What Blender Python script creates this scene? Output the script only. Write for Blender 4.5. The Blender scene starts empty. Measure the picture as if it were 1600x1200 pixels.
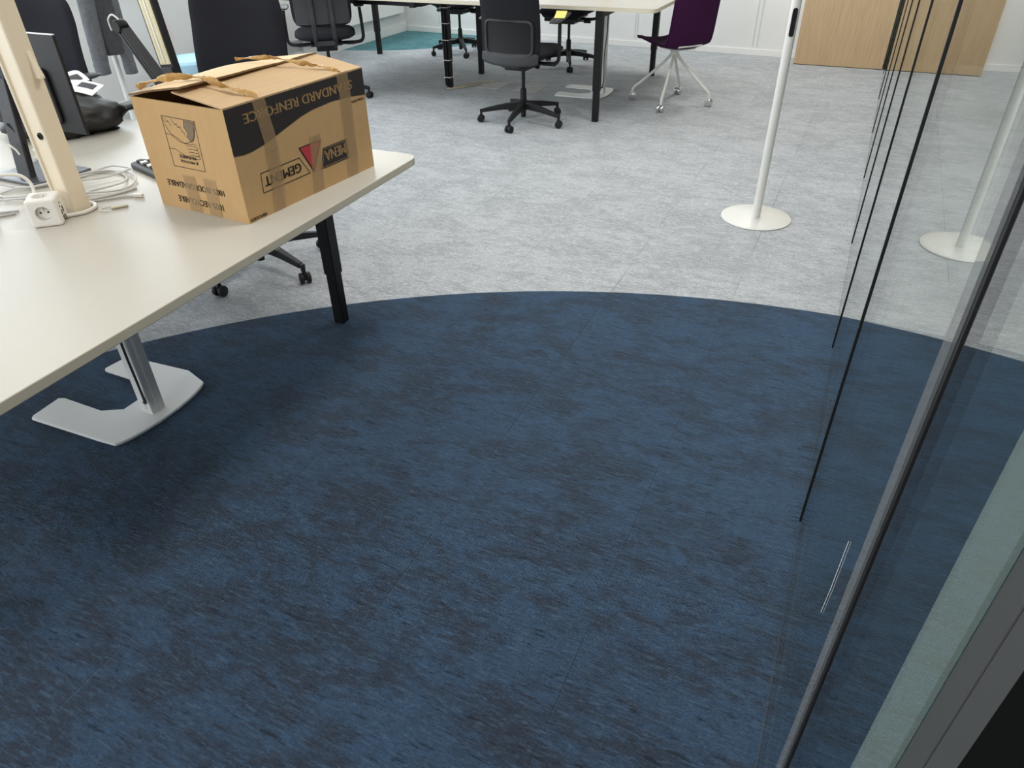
import bpy, bmesh, math, random
from mathutils import Vector, Matrix, noise as mnoise
random.seed(7)
S = bpy.context.scene
COL = S.collection
PI = math.pi
R = math.radians

# ------------------------------------------------------------------ camera
cam = bpy.data.cameras.new('camera')
cam.lens = 36.0 * 1104.0 / 1600.0
cam.sensor_width = 36.0
cam.clip_start = 0.05
camo = bpy.data.objects.new('camera', cam)
COL.objects.link(camo)
PITCH, ROLL, YAW = 0.6135, -0.0201, R(25.6)
_fw = Vector((0, math.cos(PITCH), -math.sin(PITCH)))
_up = Vector((0, math.sin(PITCH), math.cos(PITCH)))
_rt = Vector((1, 0, 0))
_r2 = _rt * math.cos(ROLL) + _up * math.sin(ROLL)
_u2 = -_rt * math.sin(ROLL) + _up * math.cos(ROLL)
m3 = Matrix((_r2, _u2, -_fw)).transposed()
camo.matrix_world = Matrix.Translation((0, 0, 1.4733)) @ Matrix.Rotation(YAW, 4, 'Z') @ m3.to_4x4()
S.camera = camo

# ------------------------------------------------------------------ world, light, exposure
S.view_settings.view_transform = 'Standard'
S.view_settings.look = 'None'
S.view_settings.gamma = 1.0
S.view_settings.use_curve_mapping = False
S.view_settings.exposure = 0.0
W = bpy.data.worlds.new('daylight')
S.world = W
W.use_nodes = True
_bg = W.node_tree.nodes['Background']
_bg.inputs[0].default_value = (0.80, 0.90, 1.0, 1)
_bg.inputs[1].default_value = 1.2

WIN = [(-1.9, 0.6), (0.9, 3.1), (3.7, 5.9), (6.2, 8.1)]      # window spans along the left wall
WIN_Z = (0.98, 2.45)
WIN_B = (0.08, 0.08, 0.98, 0.98)                              # the two nearest the viewer are full height

def area_light(name, loc, rot, sx, sy, power, col):
    l = bpy.data.lights.new(name, 'AREA')
    l.shape = 'RECTANGLE'; l.size = sx; l.size_y = sy
    l.energy = power; l.color = col
    o = bpy.data.objects.new(name, l)
    o.location = loc; o.rotation_euler = rot
    COL.objects.link(o)
    return o

for k, (a, b) in enumerate(WIN):
    p = (50, 62, 58, 74)[k]; zb = WIN_B[k]
    area_light('window_daylight', (-5.62, (a + b) / 2, (zb + WIN_Z[1]) / 2), (0, R(-90), 0),
               WIN_Z[1] - zb, b - a, p, (0.88, 0.95, 1.0))

for a, b in ((-4.9, -2.9), (-2.5, -0.5)):               # fill light through unseen windows added behind the viewer
    area_light('window_daylight', ((a + b) / 2, -2.82, 1.72), (R(90), 0, 0), b - a, 1.46, 26, (1.0, 0.98, 0.95))
for _x in (-4.2, -2.4, -0.7):
    for _y in (-0.5, 2.0, 4.5, 7.0):                     # fill light added under unseen ceiling panels, strongest along the glass
        area_light('panel_fill_light', (_x, _y, 2.680), (0, 0, 0), .56, .56, 25 if _x > -1 else 7, (1.0, 0.97, 0.92))

# ------------------------------------------------------------------ materials
MATS = {}
def nt(name):
    m = bpy.data.materials.new(name); m.use_nodes = True
    t = m.node_tree
    return m, t, t.nodes['Principled BSDF']

def mat(name, col, rough=0.5, metal=0.0, spec=0.5, var=0.0, vscale=30.0, bump=0.0, bscale=200.0, stretch=(1, 1, 1), coat=0.0):
    if name in MATS: return MATS[name]
    m, t, b = nt(name)
    b.inputs['Roughness'].default_value = rough
    b.inputs['Metallic'].default_value = metal
    b.inputs['Specular IOR Level'].default_value = spec
    b.inputs['Coat Weight'].default_value = coat
    tc = t.nodes.new('ShaderNodeTexCoord')
    mp = t.nodes.new('ShaderNodeMapping'); mp.inputs['Scale'].default_value = stretch
    t.links.new(tc.outputs['Object'], mp.inputs['Vector'])
    n = t.nodes.new('ShaderNodeTexNoise'); n.inputs['Scale'].default_value = vscale; n.inputs['Detail'].default_value = 4
    t.links.new(mp.outputs[0], n.inputs['Vector'])
    mx = t.nodes.new('ShaderNodeMix'); mx.data_type = 'RGBA'
    mx.inputs[6].default_value = tuple(c * (1 - var) for c in col) + (1,)
    mx.inputs[7].default_value = tuple(min(1, c * (1 + var)) for c in col) + (1,)
    t.links.new(n.outputs['Fac'], mx.inputs[0])
    t.links.new(mx.outputs[2], b.inputs['Base Color'])
    if bump:
        n2 = t.nodes.new('ShaderNodeTexNoise'); n2.inputs['Scale'].default_value = bscale; n2.inputs['Detail'].default_value = 3
        t.links.new(mp.outputs[0], n2.inputs['Vector'])
        bp = t.nodes.new('ShaderNodeBump'); bp.inputs['Strength'].default_value = bump; bp.inputs['Distance'].default_value = 0.004
        t.links.new(n2.outputs['Fac'], bp.inputs['Height'])
        t.links.new(bp.outputs[0], b.inputs['Normal'])
    MATS[name] = m
    return m

M_WALL = mat('white_wall', (0.78, 0.785, 0.77), 0.45, var=0.02, vscale=3)
M_SEAM = mat('wall_seam', (0.60, 0.61, 0.60), 0.5, var=0.02)
M_TRIM = mat('white_trim', (0.82, 0.82, 0.80), 0.35, var=0.02)
M_CEIL = mat('ceiling', (0.82, 0.82, 0.80), 0.8, var=0.02)
M_DESK = mat('desk_laminate', (0.50, 0.473, 0.415), 0.33, spec=0.28, var=0.012, vscale=60)
M_EDGE = mat('desk_edge', (0.66, 0.61, 0.48), 0.45, var=0.02)
M_BLACK = mat('black_paint', (0.008, 0.008, 0.009), 0.5, spec=0.3, var=0.1)
M_BLACKPL = mat('black_plastic', (0.013, 0.013, 0.015), 0.5, spec=0.35, var=0.1, bump=0.1, bscale=900)
M_GREYPL = mat('charcoal_plastic', (0.030, 0.031, 0.035), 0.5, var=0.1, bump=0.1, bscale=900)
M_FABRIC = mat('black_fabric', (0.016, 0.016, 0.021), 0.92, spec=0.15, var=0.3, vscale=250, bump=0.4, bscale=700)
M_FABRIC2 = mat('charcoal_fabric', (0.018, 0.018, 0.022), 0.92, spec=0.2, var=0.3, vscale=250, bump=0.4, bscale=700)
M_PURPLE = mat('purple_fabric', (0.048, 0.008, 0.048), 0.85, spec=0.2, var=0.2, vscale=200, bump=0.3, bscale=600)
M_WHITEMET = mat('white_metal', (0.74, 0.735, 0.695), 0.32, var=0.02)
M_LAMPWHITE = mat('lamp_white', (0.77, 0.675, 0.52), 0.4, var=0.02)
M_ALU = mat('aluminium', (0.80, 0.80, 0.79), 0.35, metal=0.1, var=0.05)
M_CHROME = mat('chrome', (0.72, 0.72, 0.72), 0.14, metal=1.0, var=0.03)
M_WHITEPL = mat('white_plastic', (0.80, 0.77, 0.72), 0.35, var=0.02)
M_CABLE = mat('cable_grey', (0.55, 0.54, 0.52), 0.45, var=0.05)
M_CABLEW = mat('cable_white', (0.78, 0.75, 0.68), 0.4, var=0.04)
M_BEIGE = mat('cable_beige', (0.62, 0.57, 0.42), 0.5, var=0.04)
M_DARKHOLE = mat('socket_hole', (0.01, 0.01, 0.01), 0.8)
M_PAPER = mat('paper', (0.88, 0.88, 0.87), 0.7, var=0.02)
M_INK = mat('dark_ink', (0.05, 0.05, 0.06), 0.7)
M_PINKPAPER = mat('pink_paper', (0.80, 0.74, 0.72), 0.7, var=0.03)
M_YELLOW = mat('yellow_paper', (0.85, 0.75, 0.20), 0.7, var=0.04)
M_BAG = mat('black_bag_film', (0.012, 0.011, 0.010), 0.48, var=0.2, bump=0.25, bscale=60)
M_CLEAR = mat('crumpled_clear_film', (0.55, 0.56, 0.55), 0.2, var=0.3, bump=0.3, bscale=80)
M_GREYBASE = mat('brushed_dark_metal', (0.17, 0.18, 0.20), 0.3, metal=0.7, var=0.06, vscale=200, stretch=(1, 20, 1))
M_COAT = mat('grey_knit', (0.15, 0.155, 0.165), 0.95, spec=0.1, var=0.35, vscale=40, bump=0.5, bscale=350)
M_COATIN = mat('dark_knit', (0.07, 0.07, 0.075), 0.95, spec=0.1, var=0.3, vscale=40, bump=0.5, bscale=350)
M_LED = mat('led_strip', (0.80, 0.70, 0.42), 0.4, var=0.2, vscale=300)
M_POUF = mat('pale_blue_top', (0.42, 0.66, 0.80), 0.7, var=0.05)
M_POUFB = mat('grey_blue_side', (0.20, 0.27, 0.33), 0.8, var=0.05)
M_CARD = mat('kraft_cardboard', (0.53, 0.345, 0.165), 0.75, spec=0.2, var=0.07, vscale=14, bump=0.08, bscale=120, stretch=(3, 3, 1))
M_CARDIN = mat('pale_cardboard', (0.70, 0.53, 0.32), 0.75, spec=0.2, var=0.06, vscale=12)
M_CARDTOP = mat('kraft_flap', (0.52, 0.36, 0.205), 0.75, spec=0.2, var=0.08, vscale=10, stretch=(1, 6, 1))
M_CARDEDGE = mat('corrugated_edge', (0.20, 0.13, 0.07), 0.9, spec=0.1, var=0.4, vscale=400)
M_PRINT = mat('brown_black_print', (0.030, 0.025, 0.023), 0.6, spec=0.3, var=0.1)
M_PRINTRED = mat('red_print', (0.50, 0.045, 0.06), 0.6, spec=0.3, var=0.1)
M_PRINTGREY = mat('grey_print', (0.22, 0.16, 0.11), 0.7, spec=0.3, var=0.1)
M_RED = mat('red_barrel', (0.5, 0.06, 0.08), 0.4)
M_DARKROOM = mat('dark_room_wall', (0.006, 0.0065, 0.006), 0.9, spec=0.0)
M_FRAMEGREY = mat('grey_anodised_frame', (0.050, 0.051, 0.049), 0.5, var=0.05)
M_MIRK = mat('dark_mouse', (0.06, 0.035, 0.035), 0.4)

def wood():
    m, t, b = nt('oak_veneer')
    b.inputs['Roughness'].default_value = 0.5
    tc = t.nodes.new('ShaderNodeTexCoord')
    mp = t.nodes.new('ShaderNodeMapping'); mp.inputs['Scale'].default_value = (90, 90, 2.6)
    t.links.new(tc.outputs['Object'], mp.inputs['Vector'])
    n = t.nodes.new('ShaderNodeTexNoise'); n.inputs['Scale'].default_value = 1.6; n.inputs['Detail'].default_value = 6; n.inputs['Distortion'].default_value = 0.6
    t.links.new(mp.outputs[0], n.inputs['Vector'])
    cr = t.nodes.new('ShaderNodeValToRGB')
    cr.color_ramp.elements[0].position = 0.35; cr.color_ramp.elements[0].color = (0.49, 0.34, 0.19, 1)
    cr.color_ramp.elements[1].position = 0.62; cr.color_ramp.elements[1].color = (0.58, 0.42, 0.25, 1)
    t.links.new(n.outputs['Fac'], cr.inputs[0])
    t.links.new(cr.outputs[0], b.inputs['Base Color'])
    return m
M_WOOD = wood()

def tape():
    m, t, b = nt('brown_tape')
    b.inputs['Base Color'].default_value = (0.46, 0.31, 0.16, 1)
    b.inputs['Roughness'].default_value = 0.2
    b.inputs['Coat Weight'].default_value = 0.3
    tc = t.nodes.new('ShaderNodeTexCoord')
    n = t.nodes.new('ShaderNodeTexNoise'); n.inputs['Scale'].default_value = 60; n.inputs['Detail'].default_value = 3
    t.links.new(tc.outputs['Object'], n.inputs['Vector'])
    bp = t.nodes.new('ShaderNodeBump'); bp.inputs['Strength'].default_value = 0.25; bp.inputs['Distance'].default_value = 0.004
    t.links.new(n.outputs['Fac'], bp.inputs['Height']); t.links.new(bp.outputs[0], b.inputs['Normal'])
    b.inputs['Alpha'].default_value = 0.5
    return m
M_TAPE = tape()
def tape2():
    m, t, b = nt('crumpled_amber_tape')
    b.inputs['Base Color'].default_value = (0.52, 0.31, 0.10, 1)
    b.inputs['Roughness'].default_value = 0.22
    b.inputs['Alpha'].default_value = 0.82
    return m
M_TAPE2 = tape2()

def glass(name, tint=(0.96, 0.985, 0.97), haze=0.0, hazecol=(0.45, 0.50, 0.48)):
    """thin architectural glass: transparent and mirror parts weighted by Fresnel on each face"""
    m = bpy.data.materials.new(name); m.use_nodes = True
    t = m.node_tree; t.nodes.clear()
    out = t.nodes.new('ShaderNodeOutputMaterial')
    tr = t.nodes.new('ShaderNodeBsdfTransparent'); tr.inputs[0].default_value = tint + (1,)
    gl = t.nodes.new('ShaderNodeBsdfGlossy'); gl.inputs['Roughness'].default_value = 0.0
    gl.inputs['Color'].default_value = (0.97, 0.985, 0.975, 1)
    geo = t.nodes.new('ShaderNodeNewGeometry')
    mixi = t.nodes.new('ShaderNodeMix'); mixi.data_type = 'FLOAT'
    mixi.inputs[2].default_value = 1.7; mixi.inputs[3].default_value = 1 / 1.7
    t.links.new(geo.outputs['Backfacing'], mixi.inputs[0])
    fr = t.nodes.new('ShaderNodeFresnel')
    t.links.new(mixi.outputs[0], fr.inputs['IOR'])
    mx = t.nodes.new('ShaderNodeMixShader')
    t.links.new(fr.outputs[0], mx.inputs[0]); t.links.new(tr.outputs[0], mx.inputs[1]); t.links.new(gl.outputs[0], mx.inputs[2])
    last = mx
    if haze:
        df = t.nodes.new('ShaderNodeBsdfDiffuse'); df.inputs[0].default_value = hazecol + (1,)
        m2 = t.nodes.new('ShaderNodeMixShader'); m2.inputs[0].default_value = haze
        t.links.new(mx.outputs[0], m2.inputs[1]); t.links.new(df.outputs[0], m2.inputs[2]); last = m2
    t.links.new(last.outputs[0], out.inputs[0])
    return m
M_GLASS = glass('partition_glass')
M_STRIP = glass('grey_haze_strip', (0.72, 0.74, 0.74), 0.40, (0.20, 0.205, 0.205))  # darkened glass with an even grey haze mixed in
M_VEIL = glass('green_reflection_haze', (0.85, 0.92, 0.88), 0.24, (0.28, 0.33, 0.305))  # reflection on the glass put into a pale green haze colour

def carpet():
    m, t, b = nt('carpet_tiles')
    N, L = t.nodes, t.links
    b.inputs['Roughness'].default_value = 0.95
    b.inputs['Specular IOR Level'].default_value = 0.12
    b.inputs['Sheen Weight'].default_value = 0.2; b.inputs['Sheen Roughness'].default_value = 0.5; b.inputs['Sheen Tint'].default_value = (0.5, 0.75, 1.0, 1)
    tc = N.new('ShaderNodeTexCoord')
    P = tc.outputs['Object']
    def mapped(sc, loc=(0, 0, 0)):
        mp = N.new('ShaderNodeMapping'); mp.inputs['Scale'].default_value = sc; mp.inputs['Location'].default_value = loc
        L.new(P, mp.inputs['Vector']); return mp.outputs[0]
    def nz(v, s=1.0, d=3, dist=0.0, rough=0.5):
        n = N.new('ShaderNodeTexNoise'); n.inputs['Scale'].default_value = s; n.inputs['Detail'].default_value = d
        n.inputs['Distortion'].default_value = dist; n.inputs['Roughness'].default_value = rough
        L.new(v, n.inputs['Vector']); return n.outputs['Fac']
    def mr(v, a, b_, c=0.0, d=1.0, smooth=True):
        r = N.new('ShaderNodeMapRange'); r.inputs[1].default_value = a; r.inputs[2].default_value = b_
        r.inputs[3].default_value = c; r.inputs[4].default_value = d
        if smooth: r.interpolation_type = 'SMOOTHSTEP'
        L.new(v, r.inputs[0]); return r.outputs[0]
    def mth(op, a, b_=None):
        x = N.new('ShaderNodeMath'); x.operation = op
        for i, v in enumerate((a, b_)):
            if v is None: continue
            if isinstance(v, (int, float)): x.inputs[i].default_value = v
            else: L.new(v, x.inputs[i])
        return x.outputs[0]
    def mixc(f, a, b_, mode='MIX'):
        x = N.new('ShaderNodeMix'); x.data_type = 'RGBA'; x.blend_type = mode
        if isinstance(f, float): x.inputs[0].default_value = f
        else: L.new(f, x.inputs[0])
        for i, v in ((6, a), (7, b_)):
            if isinstance(v, tuple): x.inputs[i].default_value = v + (1,)
            else: L.new(v, x.inputs[i])
        return x.outputs[2]
    blot = nz(mapped((3.0, 4.6, 1), (3.1, 0.4, 0)), 1.0, 6, 0.8, 0.62)
    blot2 = nz(mapped((9.0, 22.0, 1), (7.7, 2.4, 0)), 1.0, 5, 0.6, 0.6)
    strk = nz(mapped((14, 95, 1)), 1.0, 4, 0.5, 0.6)
    strk2 = nz(mapped((24, 120, 1), (4, 9, 0)), 1.0, 4, 0.4, 0.65)
    fine = nz(mapped((120, 210, 1)), 1.0, 3, 0.0, 0.65)
    med = nz(mapped((46, 120, 1), (2, 6, 0)), 1.0, 3, 0.3, 0.6)
    # loop rows of the pile
    wv = N.new('ShaderNodeTexWave'); wv.inputs['Scale'].default_value = 1.0
    wv.wave_type = 'BANDS'; wv.bands_direction = 'Y'; wv.inputs['Distortion'].default_value = 2.0; wv.inputs['Detail'].default_value = 2; wv.inputs['Detail Scale'].default_value = 3
    L.new(mapped((60, 70, 1)), wv.inputs['Vector'])
    # tile seams 0.5 m
    sep = N.new('ShaderNodeSeparateXYZ'); L.new(P, sep.inputs[0])
    tx = mth('MULTIPLY', mth('ADD', sep.outputs[0], 100.30), 2.0)
    col_i = mth('FLOOR', tx)
    fx = mth('ABSOLUTE', mth('SUBTRACT', mth('FRACT', tx), 0.5))
    ty = mth('ADD', mth('MULTIPLY', mth('ADD', sep.outputs[1], 100.0), 2.0), mth('MULTIPLY', mth('MODULO', col_i, 2.0), 0.5))
    fy = mth('ABSOLUTE', mth('SUBTRACT', mth('FRACT', ty), 0.5))
    wob = mr(strk, 0.35, 0.7, 0.0, 1.0)
    seam = mth('MAXIMUM', mr(fx, 0.4955, 0.4995), mth('MULTIPLY', mr(fy, 0.496, 0.4995), 0.35))
    seam = mth('MULTIPLY', seam, mr(nz(mapped((3, 3, 1), (1, 5, 0)), 1.0, 2), 0.40, 0.60, 0.15, 1.0))
    wn = N.new('ShaderNodeTexWhiteNoise'); wn.noise_dimensions = '2D'
    cmb = N.new('ShaderNodeCombineXYZ'); L.new(col_i, cmb.inputs[0]); L.new(mth('FLOOR', ty), cmb.inputs[1]); L.new(cmb.outputs[0], wn.inputs['Vector'])
    tile = wn.outputs['Value']
    # blotch shifted per tile so that the pattern breaks at the seams
    bl = mth('ADD', mth('MULTIPLY', blot, 0.52), mth('ADD', mth('MULTIPLY', blot2, 0.48), mth('MULTIPLY', mth('SUBTRACT', tile, 0.5), 0.05)))
    # blue
    fb = mr(bl, 0.42, 0.58)
    blue = mixc(fb, (0.027, 0.035, 0.053), (0.034, 0.063, 0.112))
    blue = mixc(mr(strk2, 0.48, 0.68, 0.0, 0.65), blue, (0.058, 0.098, 0.158))
    blue = mixc(mr(strk, 0.43, 0.30, 0.0, 0.85), blue, (0.011, 0.015, 0.025))
    # grey
    fg = mr(bl, 0.40, 0.60)
    grey = mixc(fg, (0.40, 0.408, 0.418), (0.53, 0.54, 0.552))
    grey = mixc(mr(strk2, 0.46, 0.66, 0.0, 0.60), grey, (0.70, 0.70, 0.70))
    grey = mixc(mr(strk, 0.43, 0.28, 0.0, 0.65), grey, (0.28, 0.278, 0.28))
    # teal
    teal = mixc(fg, (0.065, 0.18, 0.19), (0.115, 0.27, 0.28))
    def circ(cx, cy, rad, soft=0.004):
        dx = mth('SUBTRACT', sep.outputs[0], cx); dy = mth('SUBTRACT', sep.outputs[1], cy)
        d = mth('SQRT', mth('ADD', mth('MULTIPLY', dx, dx), mth('MULTIPLY', dy, dy)))
        return mr(d, rad + soft, rad - soft)
    c = mixc(circ(0.256, -0.428, 3.3025), grey, blue)
    c = mixc(circ(-5.75, 8.95, 1.95, 0.008), c, teal)
    c = mixc(mth('MULTIPLY', seam, 0.34), c, (0.02, 0.02, 0.025))
    k = mth('ADD', -0.32, mth('ADD', mth('MULTIPLY', fine, 1.5), mth('ADD', mth('MULTIPLY', med, 0.90), mth('MULTIPLY', wv.outputs['Fac'], 0.24))))
    kk = N.new('ShaderNodeCombineColor')
    for i in range(3): L.new(k, kk.inputs[i])
    c = mixc(1.0, c, kk.outputs[0], 'MULTIPLY')
    L.new(c, b.inputs['Base Color'])
    h = mth('ADD', mth('MULTIPLY', fine, 0.7), mth('ADD', mth('MULTIPLY', strk, 0.9), mth('MULTIPLY', wv.outputs['Fac'], 0.35)))
    h = mth('SUBTRACT', h, mth('MULTIPLY', seam, 0.8))
    bp = N.new('ShaderNodeBump'); bp.inputs['Strength'].default_value = 0.7; bp.inputs['Distance'].default_value = 0.006
    L.new(h, bp.inputs['Height']); L.new(bp.outputs[0], b.inputs['Normal'])
    return m
M_CARPET = carpet()

# ------------------------------------------------------------------ mesh helpers
def V(*a): return Vector(a)

class MB:
    """collects shapes with material slots; .build links them as ONE mesh object"""
    def __init__(self): self.bm = bmesh.new(); self.mats = []; self.cur = 0
    def use(self, m):
        if m not in self.mats: self.mats.append(m)
        self.cur = self.mats.index(m); return self
    def _done(self, faces):
        for f in faces: f.material_index = self.cur
    def face(self, pts):
        vs = [self.bm.verts.new(p) for p in pts]
        f = self.bm.faces.new(vs); f.material_index = self.cur; return f
    def box(self, c, s, rz=0.0, mtx=None):
        r = bmesh.ops.create_cube(self.bm, size=1.0)
        M = Matrix.Translation(c) @ Matrix.Rotation(rz, 4, 'Z') @ Matrix.Diagonal((s[0], s[1], s[2], 1))
        if mtx is not None: M = mtx @ M
        bmesh.ops.transform(self.bm, matrix=M, verts=r['verts'])
        self._done({f for v in r['verts'] for f in v.link_faces}); return r['verts']
    def bar(self, p, q, w, h, w2=None, h2=None, up=(0, 0, 1)):
        """tapered rectangular bar from p to q"""
        p, q = Vector(p), Vector(q); d = (q - p).normalized(); up = Vector(up)
        s = d.cross(up)
        if s.length < 1e-4: s = d.cross(Vector((0, 1, 0)))
        s.normalize(); t = s.cross(d)
        w2 = w if w2 is None else w2; h2 = h if h2 is None else h2
        ring = lambda c, a, b: [self.bm.verts.new(c + s * x * a / 2 + t * y * b / 2) for x, y in ((-1, -1), (1, -1), (1, 1), (-1, 1))]
        A, B = ring(p, w, h), ring(q, w2, h2)
        fs = [self.bm.faces.new(A[::-1]), self.bm.faces.new(B)]
        for i in range(4): fs.append(self.bm.faces.new((A[i], A[(i + 1) % 4], B[(i + 1) % 4], B[i])))
        self._done(fs)
    def lathe(self, prof, n=24, c=(0, 0, 0), mtx=None):
        """prof: list of (radius, z)"""
        c = Vector(c); rings = []
        T = (lambda p: mtx @ p) if mtx is not None else (lambda p: p)
        for r, z in prof:
            if r < 1e-6: rings.append([self.bm.verts.new(T(c + V(0, 0, z)))])
            else: rings.append([self.bm.verts.new(T(c + V(r * math.cos(2 * PI * i / n), r * math.sin(2 * PI * i / n), z))) for i in range(n)])
        fs = []
        for a, b in zip(rings, rings[1:]):
            for i in range(n):
                j = (i + 1) % n
                if len(a) == 1 and len(b) == 1: continue
                if len(a) == 1: fs.append(self.bm.faces.new((a[0], b[j], b[i])))
                elif len(b) == 1: fs.append(self.bm.faces.new((a[i], a[j], b[0])))
                else: fs.append(self.bm.faces.new((a[i], a[j], b[j], b[i])))
        if len(rings[0]) > 1: fs.append(self.bm.faces.new(rings[0][::-1]))
        if len(rings[-1]) > 1: fs.append(self.bm.faces.new(rings[-1]))
        self._done(fs)
    def tube(self, pts, r, n=8, smooth=0, flat=1.0, closed=False, twist=None):
        pts = [Vector(p) for p in pts]
        if smooth: pts = catmull(pts, smooth, closed)
        m = len(pts); rings = []; nrm = None
        for i, p in enumerate(pts):
            a = pts[i - 1] if (i or closed) else pts[0]
            b = pts[(i + 1) % m] if (i < m - 1 or closed) else pts[-1]
            d = (b - a).normalized()
            if nrm is None:
                nrm = d.cross(V(0, 0, 1))
                if nrm.length < 1e-3: nrm = d.cross(V(0, 1, 0))
            nrm = (nrm - d * nrm.dot(d)).normalized(); bi = d.cross(nrm)
            rr = r[min(i * len(r) // m, len(r) - 1)] if isinstance(r, (list, tuple)) else r
            tw = twist(i / max(1, m - 1)) if twist else 0
            rings.append([self.bm.verts.new(p + nrm * rr * math.cos(2 * PI * k / n + tw) + bi * rr * flat * math.sin(2 * PI * k / n + tw)) if not twist else
                          self.bm.verts.new(p + (nrm * math.cos(tw) + bi * math.sin(tw)) * rr * math.cos(2 * PI * k / n) + (bi * math.cos(tw) - nrm * math.sin(tw)) * rr * flat * math.sin(2 * PI * k / n)) for k in range(n)])
        fs = []
        pr = list(zip(rings, rings[1:])) + ([(rings[-1], rings[0])] if closed else [])
        for A, B in pr:
            for k in range(n): fs.append(self.bm.faces.new((A[k], A[(k + 1) % n], B[(k + 1) % n], B[k])))
        if not closed: fs += [self.bm.faces.new(rings[0][::-1]), self.bm.faces.new(rings[-1])]
        self._done(fs)
    def prism(self, poly, z0, z1, mtx=None):
        T = (lambda p: mtx @ p) if mtx is not None else (lambda p: p)
        A = [self.bm.verts.new(T(V(x, y, z0))) for x, y in poly]; B = [self.bm.verts.new(T(V(x, y, z1))) for x, y in poly]
        fs = [self.bm.faces.new(A[::-1]), self.bm.faces.new(B)]
        k = len(poly)
        for i in range(k): fs.append(self.bm.faces.new((A[i], A[(i + 1) % k], B[(i + 1) % k], B[i])))
        self._done(fs)
    def grid(self, f, nu, nv, thick=None):
        """sheet f(u,v)->point, u,v in 0..1; thick: offset vector function or None"""
        P = [[self.bm.verts.new(f(i / nu, j / nv)) for j in range(nv + 1)] for i in range(nu + 1)]
        fs = []
        for i in range(nu):
            for j in range(nv): fs.append(self.bm.faces.new((P[i][j], P[i + 1][j], P[i + 1][j + 1], P[i][j + 1])))
        self._done(fs); return P
    def slab(self, f, g, nu, nv):
        """closed body between sheets f (front) and g (back) that share an outline"""
        A = self.grid(f, nu, nv); B = []
        for i in range(nu + 1): B.append([self.bm.verts.new(g(i / nu, j / nv)) for j in range(nv + 1)])
        fs = []
        for i in range(nu):
            for j in range(nv): fs.append(self.bm.faces.new((B[i][j], B[i][j + 1], B[i + 1][j + 1], B[i + 1][j])))
        bd = [(i, 0) for i in range(nu)] + [(nu, j) for j in range(nv)] + [(i, nv) for i in range(nu, 0, -1)] + [(0, j) for j in range(nv, 0, -1)]
        for k in range(len(bd)):
            a, b = bd[k], bd[(k + 1) % len(bd)]
            fs.append(self.bm.faces.new((A[a[0]][a[1]], B[a[0]][a[1]], B[b[0]][b[1]], A[b[0]][b[1]])))
        self._done(fs)
    def add_mesh(self, me, mtx):
        n0 = len(self.bm.verts); f0 = len(self.bm.faces)
        tmp = bmesh.new(); tmp.from_mesh(me); bmesh.ops.transform(tmp, matrix=mtx, verts=tmp.verts)
        me2 = bpy.data.meshes.new('t'); tmp.to_mesh(me2); tmp.free()
        self.bm.from_mesh(me2); bpy.data.meshes.remove(me2)
        self.bm.faces.ensure_lookup_table()
        for f in self.bm.faces[f0:]: f.material_index = self.cur
    def build(self, name, m=None, parent=None, bevel=0.0, smooth=False, seg=2, fixn=True):
        if fixn: bmesh.ops.recalc_face_normals(self.bm, faces=self.bm.faces[:])
        me = bpy.data.meshes.new(name); self.bm.to_mesh(me); self.bm.free()
        if self.mats and m is None:
            for x in self.mats: me.materials.append(x)
        else: me.materials.append(m)
        if smooth:
            for p in me.polygons: p.use_smooth = True
            me.set_sharp_from_angle(angle=R(40))
        o = bpy.data.objects.new(name, me); COL.objects.link(o)
        if parent is not None: o.parent = parent
        if bevel:
            b = o.modifiers.new('bevel', 'BEVEL'); b.width = bevel; b.segments = seg; b.limit_method = 'ANGLE'; b.angle_limit = R(35)
        return o

def catmull(P, k, closed=False):
    out = []; n = len(P)
    rng = range(n) if closed else range(n - 1)
    for i in rng:
        if closed: a, b, c, d = P[i - 1], P[i], P[(i + 1) % n], P[(i + 2) % n]
        else: a, b, c, d = P[max(i - 1, 0)], P[i], P[i + 1], P[min(i + 2, n - 1)]
        for j in range(k):
            t = j / k
            out.append(0.5 * ((2 * b) + (c - a) * t + (2 * a - 5 * b + 4 * c - d) * t * t + (3 * b - a - 3 * c + d) * t ** 3))
    if not closed: out.append(P[-1])
    return out

def tag(o, label=None, cat=None, group=None, kind=None):
    if label: o['label'] = label
    if cat: o['category'] = cat
    if group: o['group'] = group
    if kind: o['kind'] = kind
    return o

def thing(name, label, cat, loc=(0, 0, 0), rz=0.0, group=None):
    o = bpy.data.objects.new(name, None); COL.objects.link(o)
    o.empty_display_size = 0.1
    o.location = loc; o.rotation_euler = (0, 0, rz)
    return tag(o, label, cat, group)

def struct(o): o['kind'] = 'structure'; return o

def squircle(u, v, p=7.0):
    d = max(abs(u), abs(v))
    if d < 1e-9: return 0.0, 0.0, 0.0
    x, y = u / d, v / d
    k = 1.0 / ((abs(x) ** p + abs(y) ** p) ** (1 / p))
    return u * k, v * k, d

def pillow(mb, hw, hh, t0, t1, place, n=18, p=7.0, m=4.0):
    """cushion of half width hw, half height hh; t0/t1 bulge to either side; place(x, y, depth) -> point"""
    def side(t):
        def f(u, v):
            x, y, d = squircle(2 * u - 1, 2 * v - 1, p)
            prof = 0.18 + 0.82 * math.sqrt(max(0.0, 1 - d ** m))
            return Vector(place(x * hw, y * hh, t * prof))
        return f
    mb.slab(side(t1), side(-t0), n, n)

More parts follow.
